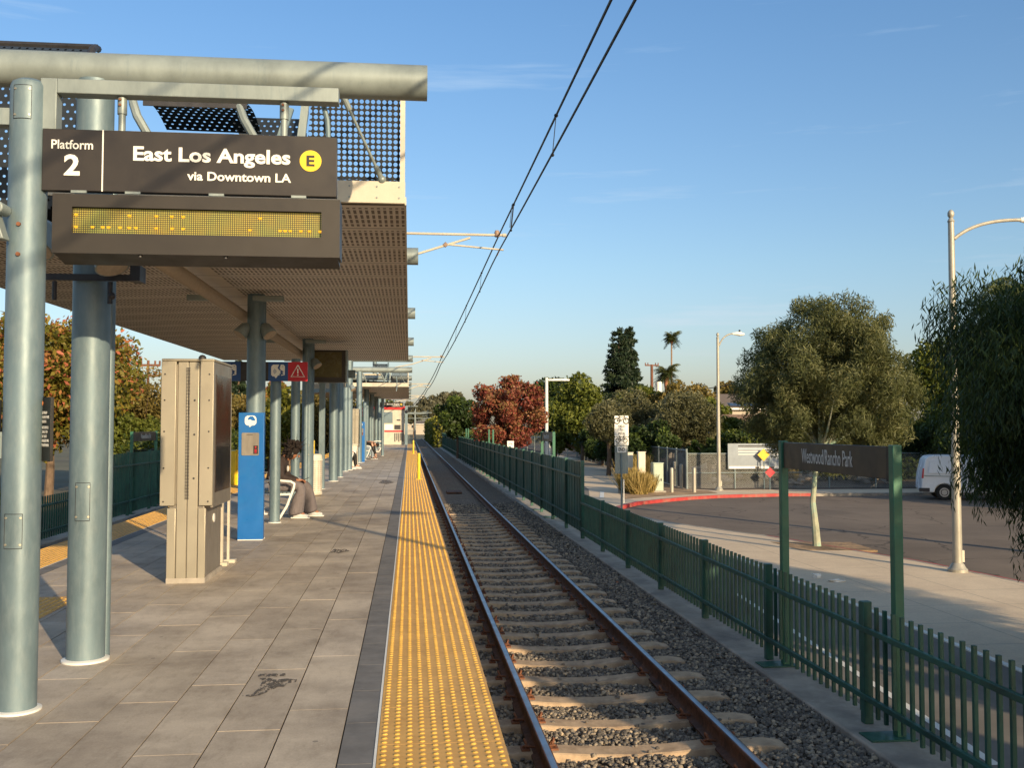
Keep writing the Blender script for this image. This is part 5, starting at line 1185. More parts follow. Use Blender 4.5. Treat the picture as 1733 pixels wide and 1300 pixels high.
# grass clumps
def blades(n,cx,cy,z,rx,ry,h,seed):
    g=np.random.default_rng(seed); a=g.uniform(0,2*PI,n); r=np.sqrt(g.random(n)); x=cx+rx*r*np.cos(a)*.6; y=cy+ry*r*np.sin(a)*.6
    H_=h*g.uniform(.5,1.1,n); lx=rx*.7*g.normal(size=n)*.5; ly=ry*.5*g.normal(size=n)*.5; w=.018
    th=g.uniform(0,PI,n); wx=w*np.cos(th); wy=w*np.sin(th)
    z0=np.full(n,z); P0=np.stack([x-wx,y-wy,z0],1); P1=np.stack([x+wx,y+wy,z0],1); P2=np.stack([x+lx+wx*.3,y+ly,z0+H_],1); P3=np.stack([x+lx-wx*.3,y+ly,z0+H_],1)
    return np.stack([P0,P1,P2,P3],1).reshape(-1,3),g.random(n)
for i,(px,py,h,rx,n) in enumerate(((1066,834,1.15,.75,1500),(1081,837,1.0,.7,1300),(1097,834,.85,.55,1000),(1063,822,1.4,.7,1300),(1085,815,1.5,.6,1000))):
    X_,Y_=Zp(px,py,G); t_=thing('grass_tussock',(X_,Y_,G),['straw coloured ornamental grass tussock, front left of the cabinets','straw grass tussock in the middle of the front row','small straw grass tussock nearest the green cabinet','taller straw tussock at the back left','green and straw tussock at the back behind the row'][i],'ornamental grass','dry ornamental grass tussocks'); v,tt=blades(n,X_,Y_,G,rx,.5,h,i); rawmesh('blades',v,n,M['l_grass'],t_,tt)
# chain link fences
def chain(pts,z0,z1,lab,mat='chain',midrail=(),step=2.55):
    f=thing('chain_link_fence',(*pts[0],z0),lab,'fence'); mesh=MB(); top=MB()
    for a,b in zip(pts[:-1],pts[1:]):
        a=Vector((*a,0)); b=Vector((*b,0)); L_=(b-a).length; n=max(1,round(L_/step))
        mesh.quad((a.x,a.y,z0),(b.x,b.y,z0),(b.x,b.y,z1),(a.x,a.y,z1)); top.tube((a.x,a.y,z1),(b.x,b.y,z1),.03,n=6)
        for i in range(n+1):
            q=a.lerp(b,i/n); m=MB(); m.tube((q.x,q.y-.03,z0-.05),(q.x,q.y-.03,z1+.08),.045 if i else .06,n=8); m.build('fence_post',M['galvw'],f)
    mesh.build('wire_mesh',M[mat],f,smooth=False); top.build('top_rail',M['galvw'],f)
    if midrail: m=MB(); m.tube((*midrail[0],(z0+z1)/2-.1),(*midrail[1],(z0+z1)/2-.1),.03,n=6); m.build('mid_rail',M['galvw'],f)
    return f
chain([(14.3,49.75),(45,49.75)],-1.72,.08,'chain link fence running along the far side of the road','chain',((14.3,49.7),(20.5,49.7)))
chain([(14.3,49.8),(15.6,72),(16.7,97)],-1.72,.25,'dark screened chain link fence along the right of the bike path','chaind')
chain([(16.7,97.2),(12.5,118)],-1.72,.3,'pale chain link fence at the far end of the bike path','chain')
chain([tuple(at(1106,700,66).xy),tuple(at(1138,700,66).xy)],-1.72,.7,'low chain fence glimpsed under the olive trees','chain')
# banner on the fence
bn=thing('banner',(17.5,49.6,-.7),'pale blue printed banner hung on the chain link fence','banner'); m=MB(); m.box(16.45,20.7,49.58,49.60,-.72,.60); m.build('banner_sheet',M['banner'],bn)
m=MB(); m.box(17.0,20.2,49.57,49.58,.44,.50); m.build('banner_heading',M['dark'],bn)
m=MB(); m.box(16.5,20.65,49.565,49.578,-.70,-.58)
for i in range(3): m.box(17.0,19.8,49.57,49.58,.30-i*.14,.34-i*.14)
m.build('banner_stripe',M['white'],bn)
m=MB(); 
for x in (17.9,18.7,19.2,19.9): m.box(x,x+.22,49.56,49.566,-.70,-.60)
m.build('banner_logos',M['dark'],bn)
# warning diamonds
X_,Y_=Zp(1303,829,G); s=thing('warning_sign',(X_,Y_,G),'red diamond end-of-road marker on a thin post','sign'); m=MB(); m.tube((X_,Y_,G),(X_,Y_,-.1),.03,n=8); m.build('sign_post',M['galv'],s)
def diamond(x,y,z,r,mt,par,nm): m=MB(); m.prism([(x-r,z),(x,z-r),(x+r,z),(x,z+r)],y-.05,y-.035,'xz'); return m.build(nm,M[mt],par,bevel=.02)
diamond(X_,Y_,-.87,.27,'redsign',s,'diamond_plate')
Xb,Yb=Zp(1300,829,G); s=thing('warning_sign',(Xb,Yb+.5,G),'yellow diamond road sign above the red marker, speckled by leaves','sign'); m=MB(); m.tube((Xb-.02,Yb+.5,G),(Xb-.02,Yb+.5,.3),.03,n=8); m.build('sign_post',M['galv'],s); diamond(Xb-.05,Yb+.5,.02,.33,'l_yellow',s,'diamond_plate')
# rubble + shrubs in the lot
g=random.Random(4)
for i in range(16):
    x=g.uniform(17,34); y=g.uniform(52,57); r=g.uniform(.3,.8); b=thing('rock_pile',(x,y,-1.74),'brown broken rubble heap behind the chain link fence','rubble','rubble heaps in the dirt lot')
    m=MB()
    for k in range(7): m.ball((x+g.gauss(0,r*.6),y+g.gauss(0,r*.4),-1.7+g.uniform(0,r*.5)),r*g.uniform(.25,.5),(1,1,.6),6,.3)
    m.build('rubble',M['rock'],b,smooth=False)
# ================================================================== VAN
def van(x0,y0,z0,lab):
    v=thing('parked_van',(x0,y0,z0),lab,'van'); L_=5.7; Wd=2.0
    prof=[(0,.50),(.02,.95),(.06,1.25),(.20,1.85),(.34,2.0),(.6,2.05),(3.6,2.05),(4.05,1.93),(4.65,1.30),(5.45,1.12),(5.62,.95),(5.66,.50),(5.55,.32)]
    def wa(cx): return [(cx+.42*cos(a),.36+.42*sin(a)) for a in [PI*i/8 for i in range(9)]]
    bottom=[(5.55,.32)]+[(4.75+.42*cos(PI*i/8),.34+.42*sin(PI*i/8)) for i in range(9)]+[(.98+.42*cos(PI*i/8),.34+.42*sin(PI*i/8)) for i in range(9)]+[(.1,.34)]
    loop=prof[:-1]+bottom
    n=len(loop); vs=[];
    def sect(w,dx):  # inset with height (tumblehome)
        out=[]
        for a,b in loop:
            k=max(0,(b-1.15)/.9); out.append((a,w-(.17*k*k if w>0 else 0),b))
        return out
    m=MB()
    rows=[]
    for sgn in (-1,1):
        r=[]
        for a,b in loop:
            k=max(0,(b-1.1)/.95); yy=sgn*(Wd/2-.16*k*k-.04*(1 if b<.5 else 0)); r.append((x0+a,y0+Wd/2+yy,z0+b))
        rows.append(r)
    m.add(rows[0]+rows[1],[tuple(range(n)),tuple(reversed(range(n,2*n)))]+[(i,n+i,n+(i+1)%n,(i+1)%n) for i in range(n)])
    m.build('body',M['vanwhite'],v,bevel=.05,angle=30)
    def sidepoly(P,off,nm,mt,bev=0,par=None):
        q=[]
        for a,b in P:
            k=max(0,(b-1.1)/.95); q.append((x0+a,y0+.16*k*k-off,z0+b))
        q2=[(a,b+off+.02,c) for a,b,c in q]; nn=len(q); m=MB(); m.add(q+q2,[tuple(range(nn)),tuple(reversed(range(nn,2*nn)))]+[(i,nn+i,nn+(i+1)%nn,(i+1)%nn) for i in range(nn)]); return m.build(nm,M[mt],par or v,bevel=bev)
    sidepoly([(.30,1.22),(1.62,1.22),(1.80,1.86),(.52,1.86),(.40,1.80)],.012,'rear_side_panel','vanwhite',.02)
    sidepoly([(1.78,1.22),(2.9,1.22),(2.9,1.86),(1.95,1.86)],.012,'middle_side_panel','vanwhite',.02)
    sidepoly([(3.25,1.24),(4.35,1.24),(4.0,1.84),(3.3,1.84)],.012,'front_window','glass',.01)
    for a in (1.70,3.1): sidepoly([(a,.45),(a+.018,.45),(a+.018+.17*(a<2),1.95),(a+.17*(a<2),1.95)],.004,'door_seam','dark')
    sidepoly([(.05,1.10),(5.5,1.02),(5.5,1.04),(.05,1.13)],.008,'body_crease','galvw')
    sidepoly([(.02,1.0),(.1,1.0),(.13,1.45),(.07,1.45)],.015,'tail_light','redsign')
    sidepoly([(-.10,.38),(.35,.38),(.35,.55),(-.1,.55)],.03,'rear_bumper','dark')
    sidepoly([(3.2,1.02),(3.38,1.02),(3.38,1.06),(3.2,1.06)],.04,'door_handle','dark')
    for a in (.98,4.75):
        for yy in (y0+.02,y0+Wd-.26):
            m=MB(); m.tube((x0+a,yy,z0+.36),(x0+a,yy+.24,z0+.36),.36,n=28); w=m.build('tyre',M['rubber'],v,bevel=.03)
            m=MB(); m.tube((x0+a,yy-.012,z0+.36),(x0+a,yy+.05,z0+.36),.21,n=24); rm=m.build('rim',M['chrome'],w)
            m=MB(); m.path([(x0+a+.14*cos(2*PI*i/16),yy-.012,z0+.36+.14*sin(2*PI*i/16)) for i in range(17)],.018,6,False)
            m.build('rim_groove',M['black'],w)
    return v
vn=van(23.45,43.1,-1.89,'white panel van parked at the far kerb, front hidden by the dark tree'); vn.rotation_euler=(0,0,R(-21))
# ================================================================== TREES
# centre tree on the sidewalk
bt=Vector((11.0,25.75,G))
m=MB(); m.prism([(10.2,24.9),(12.2,24.7),(12.3,26.5),(10.1,26.8)],G-.05,G+.006); struct(m.build('tree_pit',M['dirt'],smooth=False))
cc=at(1404,648,25.7)
tree('street_tree',tuple(bt),(cc.x-.02,25.8,cc.z-.06),(2.68,2.6,2.52),'rounded olive green street tree with pale peeling trunk on the sidewalk','l_center','palebark',n=130000,nc=300,cr=.36,size=.14,asp=.17,droop=.4,trunk=.105,seed=23,limbs=18,
     trunkpts=[bt,bt+Vector((-.03,0,.5)),bt+Vector((-.10,0,1.2)),bt+Vector((-.02,0,1.9)),bt+Vector((.12,0,2.6)),bt+Vector((.3,0,3.6))],fill=.35,shell=.2)
# big dark pendulous tree at the right
def weeping(base,c,rad,lab,n,seed,mat='l_dark',nstr=900):
    tr=thing('weeping_tree',base,lab,'tree'); m=MB(); b=Vector(base); m.path([b,b+Vector((.1,0,1.8)),Vector(c)],[.15,.12,.06],10); m.build('trunk',M['bark'],tr)
    cl=crown(c,rad,400,min(rad)*.19,seed,.4); q,t_=leaf_arrays(n,cl,.115,.15,.6,seed,shell=.2)
    g=np.random.default_rng(seed+1); S_=[];T=[]
    for i in range(nstr):  # hanging strands
        (p_,r)=cl[g.integers(len(cl))]; p_=np.array(p_)+g.normal(size=3)*r*.4; L_=g.uniform(.15,.5); k=int(L_/.04); zz_=-np.arange(k)*.04
        pp=p_[None]+np.stack([.05*np.sin(zz_*2+i),.05*np.cos(zz_*3+i),zz_],1)+g.normal(size=(k,3))*.02
        ax=np.stack([g.normal(0,.3,k),g.normal(0,.3,k),-np.ones(k)],1); ax/=np.linalg.norm(ax,axis=1)[:,None]; sd_=np.cross(ax,g.normal(size=(k,3))); sd_/=np.linalg.norm(sd_,axis=1)[:,None]
        S_.append(np.stack([pp,pp+ax*.05+sd_*.008,pp+ax*.11,pp+ax*.05-sd_*.008],1).reshape(-1,3)); T.append(g.random(k)*.6+.1)
    q=np.concatenate([q]+S_); t_=np.concatenate([t_]+T); rawmesh('crown',q,len(t_),M[mat],tr,t_); return tr
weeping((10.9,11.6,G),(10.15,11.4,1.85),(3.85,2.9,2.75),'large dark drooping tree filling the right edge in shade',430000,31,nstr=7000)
# palm whose fronds show above it
def frond_palm(name,base,top,nf,L_,lab,seed,mat='l_palm',droop=1.,wide=.45,skirt=0,trunk=.16,NL=4,LW=.009,u0=-.5,u1=1.1):
    tr=thing(name,base,lab,'palm tree','palm trees on the skyline' if top[1]>60 else None); m=MB(); m.path([base,(Vector(base)+Vector(top))/2+Vector((.1,0,0)),top],[trunk*1.2,trunk,trunk*.8],8); m.build('trunk',M['palmbark'],tr)
    g=random.Random(seed); Q=[];T=[]
    def frond(d,up_,mat_t,LL,dr):
        pts=[]; 
        for i in range(9):
            s_=i/8; pts.append(Vector(top)+d*LL*s_+Vector((0,0,up_*LL*s_*(1-.4*s_)-dr*LL*.75*s_*s_)))
        side=d.cross(Vector((0,0,1))).normalized()
        for i in range(8):
            for r_ in range(NL):
                s_=(i+r_/NL)/8; a=pts[i].lerp(pts[i+1],r_/NL); w=wide*LL*(math.sin(PI*min(1,s_*.9+.1)))**.7
                for q_ in (-1,1):
                    jj=g.uniform(.6,1.25); tip=a+side*q_*w*.55*jj+d*w*g.uniform(.2,.5)+Vector((0,0,-w*g.uniform(.3,.9)*dr)); n_=(pts[i+1]-pts[i]).normalized()*LW*LL
                    Q.append([a-n_,a+n_,tip+n_*.2,tip-n_*.2]); T.append(mat_t+g.random()*.4)
    for i in range(nf):
        a=g.uniform(0,2*PI); u=g.uniform(u0,u1); frond(Vector((cos(a),sin(a),0)),u,.1+.4*max(0,u),L_*g.uniform(.6,1.15),droop*g.uniform(.7,1.25))
    v=np.array([[tuple(p_) for p_ in q] for q in Q]).reshape(-1,3); rawmesh('fronds',v,len(Q),M[mat],tr,np.array(T))
    if skirt:
        m=MB(); tv=Vector(top); m.lathe((tv.x,tv.y,tv.z-skirt),[(trunk*1.2,0),(trunk*2.4,skirt*.3),(trunk*2.8,skirt*.8),(trunk,skirt*1.02)],12); m.build('dead_frond_skirt',M['dskirt'],tr)
    return tr
M['dskirt']=simple('dead_frond_thatch',(.36,.16,.09),.9,0,.3,6,bs=1,bscale=8,stretch=(3,3,.5))
frond_palm('feather_palm',(16.9,24.5,G),(16.45,24.5,5.0),34,2.5,'feathery palm whose arching fronds rise above the dark tree',5,droop=1.1,wide=.26,NL=13,LW=.0045)
for i,(px,pt,pb,Y_,L_,sk) in enumerate(((1133,570,650,135,1.35,.9),(1124,630,660,125,1.7,2.6))):
    a=at(px,pt,Y_); frond_palm('fan_palm',(a.x,Y_,G),(a.x+.3,Y_,a.z),110,L_,['tall slender fan palm on the skyline right of the conifer','shorter bushy fan palm beside the tall slender palm'][i],40+i,droop=.5,wide=.5,skirt=sk,trunk=.13,NL=3,LW=.02,u0=-1.5,u1=1.6)
a=at(972,640,120); frond_palm('fan_palm',(a.x,120,G),(a.x,120,a.z),30,2.2,'small palm head poking above the green trees behind the white lamp',47,droop=.9)
# twin conifer
def conifer(px,pt,Y_,h,r,lab,seed,lean=0):
    a=at(px,pt,Y_); tr=thing('conifer',(a.x,Y_,G),lab,'tree','twin conifers'); m=MB(); m.tube((a.x,Y_,G),(a.x+lean,Y_,a.z),.3,.04,n=8); m.build('trunk',M['bark'],tr)
    cl=[]; g=random.Random(seed); z=a.z-.3; top=a.z
    while z>a.z-h:
        s_=(top-z)/h; rr=r*(.10+.95*s_**.62)*(1 if s_<.9 else .85); n_=max(3,int(7*rr/r+3))
        for k in range(n_):
            an=g.uniform(0,2*PI); q=g.uniform(.35,.85); cl.append(((a.x+lean*(1-s_)+rr*q*cos(an),Y_+rr*q*sin(an),z+g.uniform(-.2,.2)),(rr*.35+.12,rr*.35+.12,.26)))
        z-=.42
    leaves('crown',20000,cl,.36,.3,.1,M['l_conifer'],tr,seed,shell=.2); return tr
conifer(1047,556,100,8.2,2.0,'taller dark conifer of the twin pair, left top',51); conifer(1063,554,101.5,7.6,1.5,'dark conifer with bent tip merged with its twin, right top',52,.15)
# autumn red tree
def T(name,px,py,Y_,w,h,lab,mat,**k):
    """tree from photo measurements: crown centre pixel, distance, crown width/height in pixels"""
    c=at(px,py,Y_); s_=Y_/F; rx=w*s_/2*1.17; rz=h*s_/2*1.06; kk=dict(n=9000,nc=34,size=max(.16,Y_*.0042),seed=int(px*7+py)); kk.update(k)
    return tree(name,(c.x,Y_,G),tuple(c),(rx*.86,min(rx,4)*.86,rz*.88),lab,mat,cr=kk.pop('cr',min(rx,rz)*.36),**kk)
c=at(860,696,55)
T('autumn_tree',862,698,55,136,150,'red and orange autumn tree behind the tall green fence','l_red',n=26000,nc=110,size=.16,asp=.6,seed=61,cr=.42,fill=.4,shell=.2)
T('autumn_tree',812,645,56,30,22,'small red sprig crown at the upper left of the autumn tree','l_red',n=500,nc=8,size=.2,asp=.6,seed=62,cr=.25) if False else None
bgt=[('evergreen_tree',775,708,80,80,70,'dark green tree left of the red autumn tree','l_deep',{}),
('evergreen_tree',985,700,85,105,110,'broad green tree right of the white path lamp','l_green',dict(n=14000)),
('evergreen_tree',940,690,95,80,100,'green tree just behind the white path lamp','l_deep',{}),
('evergreen_tree',925,668,130,90,60,'dark treetop far behind the autumn tree','l_deep',{}),
('evergreen_tree',1040,735,72,70,110,'shadowy bushy tree left of the cycle sign','l_deep',{}),
('olive_tree',1085,710,66,110,110,'grey green olive tree behind the cycle sign','l_olive',dict(n=13000,asp=.28,droop=.0)),
('olive_tree',1030,715,64,70,80,'small pale olive tree above the path fence','l_olive',dict(n=8000,asp=.28)),
('olive_tree',1165,718,62,110,115,'large grey green olive tree left of the far street lamp','l_olive',dict(n=14000,asp=.28)),
('bushy_tree',1150,688,84,130,75,'yellow green bushy tree under the palms','l_brown',dict(n=10000)),
('bushy_tree',1075,690,88,100,70,'yellow green bushy tree below the conifers','l_green',dict(n=9000)),
('bushy_tree',1205,712,80,70,80,'leafy tree just right of the far street lamp','l_green',{}),
('evergreen_tree',1232,735,70,80,60,'low bright green tree below the shingled roof','l_green',{}),
('evergreen_tree',1200,765,58,90,45,'dark low shrub tree behind the fence corner','l_deep',{}),
('evergreen_tree',1300,745,60,110,80,'dark tree behind the banner','l_deep',dict(n=9000)),
('evergreen_tree',1420,765,58,140,75,'dark shrubs behind the station name sign','l_deep',dict(n=9000)),
('evergreen_tree',1520,740,58,120,110,'dark tree behind the van roof','l_deep',dict(n=9000)),
('evergreen_tree',1588,648,52,120,165,'tall bright topped green tree behind the van','l_green',dict(n=20000,size=.20,asp=.6,nc=60)),
('evergreen_tree',1665,735,46,150,170,'very dark tall tree between the van and the weeping tree','l_deep',dict(n=17000,size=.22)),
('evergreen_tree',1575,735,50,110,90,'dark lower tree just left of the near street lamp pole','l_deep',dict(n=10000)),
('distant_tree',1232,664,150,50,36,'brownish rounded tree far behind the roofs','l_brown',dict(size=.5,n=4000)),
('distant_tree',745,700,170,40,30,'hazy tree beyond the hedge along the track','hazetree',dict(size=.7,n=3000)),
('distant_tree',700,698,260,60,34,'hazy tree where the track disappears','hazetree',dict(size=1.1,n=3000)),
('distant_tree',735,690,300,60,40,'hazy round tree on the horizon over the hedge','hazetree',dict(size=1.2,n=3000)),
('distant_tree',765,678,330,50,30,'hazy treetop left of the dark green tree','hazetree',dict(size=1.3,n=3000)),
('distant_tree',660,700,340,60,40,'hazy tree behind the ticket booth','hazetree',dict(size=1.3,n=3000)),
('evergreen_tree',1100,748,60,110,70,'dark green understorey tree behind the cabinets','l_deep',dict(n=8000)),
('evergreen_tree',1020,752,80,90,60,'dark green understorey bush above the path fence','l_deep',dict(n=7000)),
('bushy_tree',985,745,92,110,60,'green bush between the white path lamp and the path fence','l_green',dict(n=7000)),
('evergreen_tree',1360,700,64,120,140,'dark tall tree hidden behind the round street tree, left part','l_deep',dict(n=7000)),
('evergreen_tree',1480,690,64,120,150,'dark tall tree behind the right side of the round street tree','l_deep',dict(n=9000)),
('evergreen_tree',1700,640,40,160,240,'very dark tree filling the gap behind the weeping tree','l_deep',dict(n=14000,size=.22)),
('shrub',1330,800,54,60,40,'low dark scrub right of the red diamond marker','l_brown',dict(n=2500,cat='shrub')),
('shrub',1470,800,54,90,36,'low dark scrub below the station name sign','l_brown',dict(n=3000,cat='shrub')),
('shrub',1235,800,55,70,30,'low dry scrub behind the chain link under the lamp','l_brown',dict(n=2500,cat='shrub')),
]
for nm,px,py,Y_,w,h,lab,mt,kw in bgt: T(nm,px,py,Y_,w,h,lab,mt,**kw)
# left side
T('flowering_tree',85,650,38,230,230,'pink tipped green tree behind the two front columns','l_mixed',n=24000,nc=70,size=.22,asp=.5,seed=71,cr=.9)
T('flowering_tree',165,640,44,130,170,'brown green tree right of the thick column, tips turning pink','l_mixed',n=12000,nc=40,size=.22,seed=72,cr=.9)
T('flowering_tree',-30,640,36,160,240,'pink tipped tree at the left edge','l_mixed',n=9000,nc=30,seed=73)
T('bushy_tree',240,700,48,130,140,'olive brown bush left of the near kiosk','l_brown',n=12000,nc=40,size=.2,asp=.4,seed=74)
T('bushy_tree',215,745,44,120,110,'olive bush in front of the brown one, left of the kiosk','l_green',n=8000,nc=30,size=.2,seed=75)
T('bushy_tree',400,715,62,90,110,'sunlit bush seen right of the near kiosk','l_brown',n=8000,nc=30,seed=76)
T('flowering_tree',452,690,58,60,120,'pink and green tree between the columns above the bench','l_mixed',n=9000,nc=30,seed=77)
T('bushy_tree',490,720,55,90,120,'yellow green bush behind the seated person','l_yellowhedge',n=9000,nc=30,size=.24,seed=78)
T('bushy_tree',560,705,66,110,130,'orange brown tree behind the middle columns','l_brown',n=8000,nc=30,seed=79)
T('bushy_tree',630,720,95,110,90,'green tree behind the far columns','l_green',n=6000,seed=80)
a=at(403,640,95); conifer(404,612,95,6.5,1.3,'dark conifer seen above the overhead sign, left of the call box',53)
# hedges
def hedge(x0,x1,y0,y1,z0,z1,lab,mat,n,size,seed):
    h=thing('hedge',((x0+x1)/2,y0,z0),lab,'hedge'); m=MB(); 
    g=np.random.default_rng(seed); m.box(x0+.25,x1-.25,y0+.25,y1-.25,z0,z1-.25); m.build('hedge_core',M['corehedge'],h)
    A=[]
    p=np.empty((n,3)); f=g.random(n); lx,ly,lz=x1-x0,y1-y0,z1-z0
    u=g.random((n,3)); p[:,0]=x0+u[:,0]*lx; p[:,1]=y0+u[:,1]*ly; p[:,2]=z0+u[:,2]*lz
    wts=np.array([ly*lz,lx*lz,lx*ly,ly*lz]); k=g.choice(4,n,p=wts/wts.sum()); j=g.normal(0,.10,n)
    p[k==0,0]=x0+j[k==0]; p[k==1,1]=y0+j[k==1]; p[k==2,2]=z1+j[k==2]*1.6; p[k==3,0]=x1+j[k==3]
    p+=.12*np.sin(p[:,[1,2,0]]*2.1)
    ax=g.normal(size=(n,3)); ax/=np.linalg.norm(ax,axis=1)[:,None]; sd_=np.cross(ax,g.normal(size=(n,3))); sd_/=np.linalg.norm(sd_,axis=1)[:,None]; L_=size*g.uniform(.6,1.3,(n,1))
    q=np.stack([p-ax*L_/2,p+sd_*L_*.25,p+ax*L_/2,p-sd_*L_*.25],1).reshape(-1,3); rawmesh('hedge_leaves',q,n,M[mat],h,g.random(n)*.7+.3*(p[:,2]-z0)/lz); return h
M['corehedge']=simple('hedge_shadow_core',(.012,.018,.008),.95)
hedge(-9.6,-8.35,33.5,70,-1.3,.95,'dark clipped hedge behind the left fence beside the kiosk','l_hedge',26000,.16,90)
hedge(3.3,5.6,124,200,-1.2,2.4,'yellow green clipped hedge beside the track at its far end','l_yellowhedge',16000,.4,91)
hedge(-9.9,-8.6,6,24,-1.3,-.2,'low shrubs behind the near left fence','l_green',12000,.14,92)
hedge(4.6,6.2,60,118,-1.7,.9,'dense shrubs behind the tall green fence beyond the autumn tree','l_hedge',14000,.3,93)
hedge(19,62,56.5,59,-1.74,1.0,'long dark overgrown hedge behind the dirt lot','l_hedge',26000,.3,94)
# power poles
def upole(px,pt,Y_,lab,arms,cross,mat,r=.16,tx=False):
    a=at(px,pt,Y_); p=thing('utility_pole',(a.x,Y_,G),lab,'utility pole','wooden utility poles'); m=MB(); m.tube((a.x,Y_,G),(a.x,Y_,a.z),r*1.1,r*.85,n=10); m.build('pole_shaft',M[mat],p)
    for dz in arms:
        m=MB(); m.box(a.x-cross,a.x+cross,Y_-.08,Y_+.02,a.z-dz-.07,a.z-dz+.07)
        for k in (-1,-.6,.6,1): m.tube((a.x+k*cross*.95,Y_,a.z-dz),(a.x+k*cross*.95,Y_,a.z-dz+.28),.06,n=6)
        m.build('crossarm',M[mat],p)
    if tx: m=MB(); m.tube((a.x+1.2,Y_,a.z-3.4),(a.x+1.2,Y_,a.z-1.7),.52,n=14); m.box(a.x,a.x+1.2,Y_-.05,Y_+.05,a.z-2.2,a.z-2.05); m.build('transformer',M['white'],p)
    return a
A1=upole(251,610,62,'weathered utility pole with two crossarms left of the near kiosk',(.3,.95),.72,'redwood',.09) 
A2=upole(1103,617,105,'red brown utility pole with a white transformer left of the palms',(.1,),.75,'redwood',.17)
m=MB(); a=A2; m.tube((a.x+.75,104.9,a.z-3.0),(a.x+.75,104.9,a.z-1.9),.33,n=14); t_=thing('pole_transformer',(a.x+.95,104.9,a.z-2.5),'white can transformer hanging on the red brown utility pole','transformer'); m.build('can_body',M['white'],t_)
w=thing('power_line',(A2.x,105,A2.z),'thin power line sagging from behind the far lamp to the street tree','power line'); m=MB(); e0=at(1150,660,100); e1=at(1290,632,100); m.path([e0.lerp(e1,k/8)-Vector((0,0,.5*math.sin(PI*k/8))) for k in range(9)],.05,5); m.build('cable',M['wire'],w)
# houses
def house(px,Y_,w,h,d,lab,roof,rise=1.2,panels=False):
    a=at(px,720,Y_); x=a.x; o=thing('house',(x,Y_,G),lab,'house'); m=MB(); m.box(x-w/2,x+w/2,Y_,Y_+d,G,G+h); m.build('wall',M['stucco'],o)
    m=MB(); z=G+h; e=.5; m.add([(x-w/2-e,Y_-e,z),(x+w/2+e,Y_-e,z),(x+w/2+e,Y_+d+e,z),(x-w/2-e,Y_+d+e,z),(x-w/2+rise,Y_+d/2,z+rise),(x+w/2-rise,Y_+d/2,z+rise)],[(0,1,5,4),(1,2,5),(2,3,4,5),(3,0,4),(0,3,2,1)]); m.build('roof',M[roof],o,smooth=False)
    m=MB(); m.box(x-w/2-e,x+w/2+e,Y_-e-.04,Y_-e,z-.16,z+.02); m.build('gutter',M['white'],o)
    m=MB(); m.box(x-w/4,x-w/4+1.2,Y_-.04,Y_,G+h-1.6,G+h-.5); wn=m.build('window',M['glass'],o)
    m=MB(); m.box(x-w/4-.08,x-w/4+1.28,Y_-.06,Y_-.04,G+h-.5,G+h-.42); m.build('frame',M['white'],wn)
    if panels: m=MB(); m.add([(x-1.5,Y_-.0,z+.25),(x+3,Y_-.0,z+.25),(x+3,Y_+d*.3,z+.95),(x-1.5,Y_+d*.3,z+.95)],[(0,1,2,3)]); m.build('solar_panel',M['glass'],o)
    return o
house(1260,98,16,5.1,8,'two storey house with grey shingle roof and solar panel behind the olive trees','shingle',1.6,True)
house(1250,74,7,2.9,6,'low brown roofed house behind the dark shrubs','shingle2',1.3)
house(712,380,14,4.2,10,'pale low building at the far horizon end of the tracks','shingle',1)
# hills
def hill(name,pts,Y_,mat):
    m=MB(); n=len(pts); m.add([(x,Y_,-2) for x,z in pts]+[(x,Y_+30,z) for x,z in pts]+[(x,Y_+400,-2) for x,z in pts],[(i,i+1,n+i+1,n+i) for i in range(n-1)]+[(n+i,n+i+1,2*n+i+1,2*n+i) for i in range(n-1)]); return struct(m.build(name,mat))
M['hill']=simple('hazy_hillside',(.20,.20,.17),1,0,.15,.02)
M['hill2']=simple('tree_belt',(.05,.06,.03),1,0,.5,.15,bs=1,bscale=.5,bd=1)
g=random.Random(9)
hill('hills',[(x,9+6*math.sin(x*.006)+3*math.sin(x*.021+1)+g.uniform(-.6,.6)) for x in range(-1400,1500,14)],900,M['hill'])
# distant tree belt (one mass nobody could count)
v=[];t_=[]; g2=np.random.default_rng(5)
cl=[((x,210+g2.uniform(-20,30),g2.uniform(-1,2.5)),g2.uniform(2.5,5)) for x in np.arange(-170,-12,3.)]+[((x,190+g2.uniform(-20,40),g2.uniform(-1,2.8)),g2.uniform(2.5,5)) for x in np.arange(22,240,3.)]
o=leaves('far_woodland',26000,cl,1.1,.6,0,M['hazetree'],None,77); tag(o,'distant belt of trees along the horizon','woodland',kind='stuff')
# trees behind the photographer that shade the track and path
for i,(x,y,rx,cz,rz) in enumerate(((9.5,6,2.2,3.0,1.5),(8.7,1,2.3,3.0,1.6),(10.1,-4,2.1,2.9,1.5),(10.3,-9.5,2.3,2.4,1.6),(12.8,2.6,1.7,1.2,1.5))):
    tree('street_tree',(x,y,G),(x,y,cz),(rx,rx,rz),'leafy street tree on the sidewalk outside the right of the view','l_center','bark',n=9000,nc=34,size=.3,trunk=.12,seed=100+i,group='street trees outside the view')
for i,(x,y,rx,cz,rz) in enumerate(((30,33,3.4,2.4,3.2),(36.5,34,3.2,2.4,3.2))):
    tree('roadside_tree',(x,y,-1.9),(x,y,cz),(rx,rx,rz),'leafy roadside tree across the road outside the right of the view','l_green','bark',n=9000,nc=34,size=.35,trunk=.16,seed=120+i,group='roadside trees outside the view')
lamp(6.3,-.2,5.6,.08,1.5,.5,'street lamp beside the bike path outside the view')
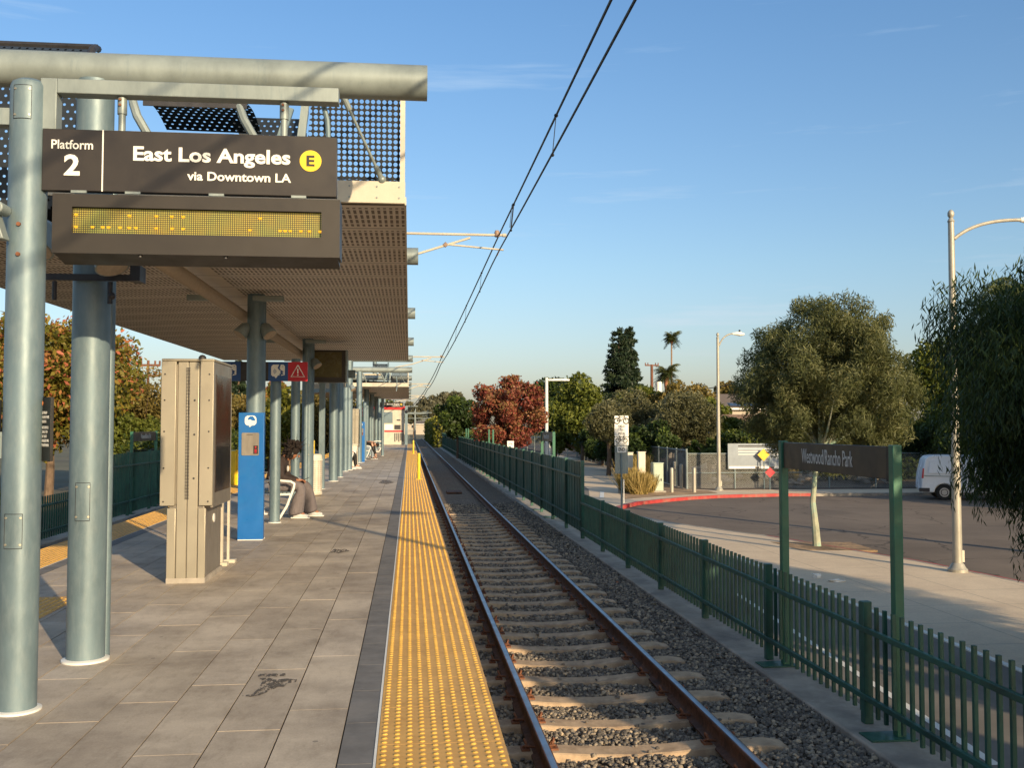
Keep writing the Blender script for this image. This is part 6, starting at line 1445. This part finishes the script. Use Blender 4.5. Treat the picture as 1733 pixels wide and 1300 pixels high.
# dry leaves and litter on the path
lt=thing('paper_litter',(9.6,19.2,G),'crumpled white paper litter on the sidewalk behind the low fence','litter')
m=MB(); X_,Y_=Zp(1382,978,G); m.ball((X_,Y_,G+.04),.09,(1.3,1,.6),7,.4); X_,Y_=Zp(1415,985,G); m.ball((X_,Y_,G+.02),.1,(1.6,1,.3),7,.4); m.build('paper',M['white'],lt,smooth=False)
# ================================================================== LIGHT
EL=R(16.5); AZ=R(25.5)
tosun=Vector((math.sin(AZ)*math.cos(EL),-math.cos(AZ)*math.cos(EL),math.sin(EL)))
sun=bpy.data.lights.new('sun','SUN'); sun.energy=6.2; sun.angle=R(.55); sun.color=(1.,.77,.48)
so=bpy.data.objects.new('sun',sun); COL.objects.link(so); so.rotation_euler=tosun.to_track_quat('Z','Y').to_euler(); so.location=(0,0,50)
w=bpy.data.worlds.new('World'); S.world=w; w.use_nodes=True; nt=w.node_tree; nt.nodes.clear()
out=nt.nodes.new('ShaderNodeOutputWorld'); bg_=nt.nodes.new('ShaderNodeBackground'); sky=nt.nodes.new('ShaderNodeTexSky'); sky.sky_type='NISHITA'; sky.sun_disc=False
sky.sun_elevation=EL; sky.sun_rotation=math.atan2(tosun.x,tosun.y); sky.air_density=1.0; sky.dust_density=1.6; sky.ozone_density=1.6; sky.altitude=50
bg_.inputs[1].default_value=.135
tc=nt.nodes.new('ShaderNodeTexCoord'); mp=nt.nodes.new('ShaderNodeMapping'); mp.inputs['Scale'].default_value=(1.1,2.2,16); mp.inputs['Rotation'].default_value=(R(4),R(-9),R(8)); nz=nt.nodes.new('ShaderNodeTexNoise'); nz.inputs['Scale'].default_value=2.2; nz.inputs['Detail'].default_value=6; nz.inputs['Roughness'].default_value=.62
rp=nt.nodes.new('ShaderNodeValToRGB'); rp.color_ramp.elements[0].position=.60; rp.color_ramp.elements[0].color=(0,0,0,1); rp.color_ramp.elements[1].position=.80; rp.color_ramp.elements[1].color=(.32,.32,.32,1)
mx=nt.nodes.new('ShaderNodeMix'); mx.data_type='RGBA'; mx.inputs[7].default_value=(5.2,5.1,5.2,1)
nt.links.new(tc.outputs['Generated'],mp.inputs[0]); nt.links.new(mp.outputs[0],nz.inputs['Vector']); nt.links.new(nz.outputs['Fac'],rp.inputs[0]); nt.links.new(rp.outputs[0],mx.inputs[0]); nt.links.new(sky.outputs[0],mx.inputs[6])
# the anti-solar half of the sky is clearer and brighter blue than the plain model, the horizon greyer and pinker
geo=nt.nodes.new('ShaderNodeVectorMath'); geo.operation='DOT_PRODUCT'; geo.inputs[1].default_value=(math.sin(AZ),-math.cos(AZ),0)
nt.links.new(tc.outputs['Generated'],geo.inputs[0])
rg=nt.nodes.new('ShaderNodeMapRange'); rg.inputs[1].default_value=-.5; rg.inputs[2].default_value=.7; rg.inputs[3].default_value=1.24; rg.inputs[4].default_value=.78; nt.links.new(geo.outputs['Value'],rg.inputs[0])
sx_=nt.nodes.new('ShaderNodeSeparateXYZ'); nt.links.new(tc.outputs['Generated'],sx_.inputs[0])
hr=nt.nodes.new('ShaderNodeValToRGB'); e=hr.color_ramp.elements; e[0].position=0; e[0].color=(.93,.86,.97,1); e[1].position=.85; e[1].color=(2.3,2.0,1.65,1)  # zenith weighted brighter and warmer than the sky model, added fill for the ballast
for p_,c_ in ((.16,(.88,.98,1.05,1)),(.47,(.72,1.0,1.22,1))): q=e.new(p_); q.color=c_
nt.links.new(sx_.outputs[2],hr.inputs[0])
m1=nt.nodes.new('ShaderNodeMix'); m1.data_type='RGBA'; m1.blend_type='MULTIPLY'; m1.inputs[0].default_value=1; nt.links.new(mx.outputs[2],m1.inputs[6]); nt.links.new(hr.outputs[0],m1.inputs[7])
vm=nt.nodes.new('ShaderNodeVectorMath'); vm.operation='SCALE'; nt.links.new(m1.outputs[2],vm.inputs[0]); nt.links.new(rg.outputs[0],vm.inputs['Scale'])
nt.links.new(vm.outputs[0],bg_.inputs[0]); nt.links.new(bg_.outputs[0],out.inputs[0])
S.view_settings.view_transform='Standard'; S.view_settings.look='None'; S.view_settings.exposure=0; S.view_settings.gamma=1
S.render.engine='CYCLES'; S.cycles.max_bounces=8; S.cycles.transparent_max_bounces=24
S.render.resolution_x=1024; S.render.resolution_y=769
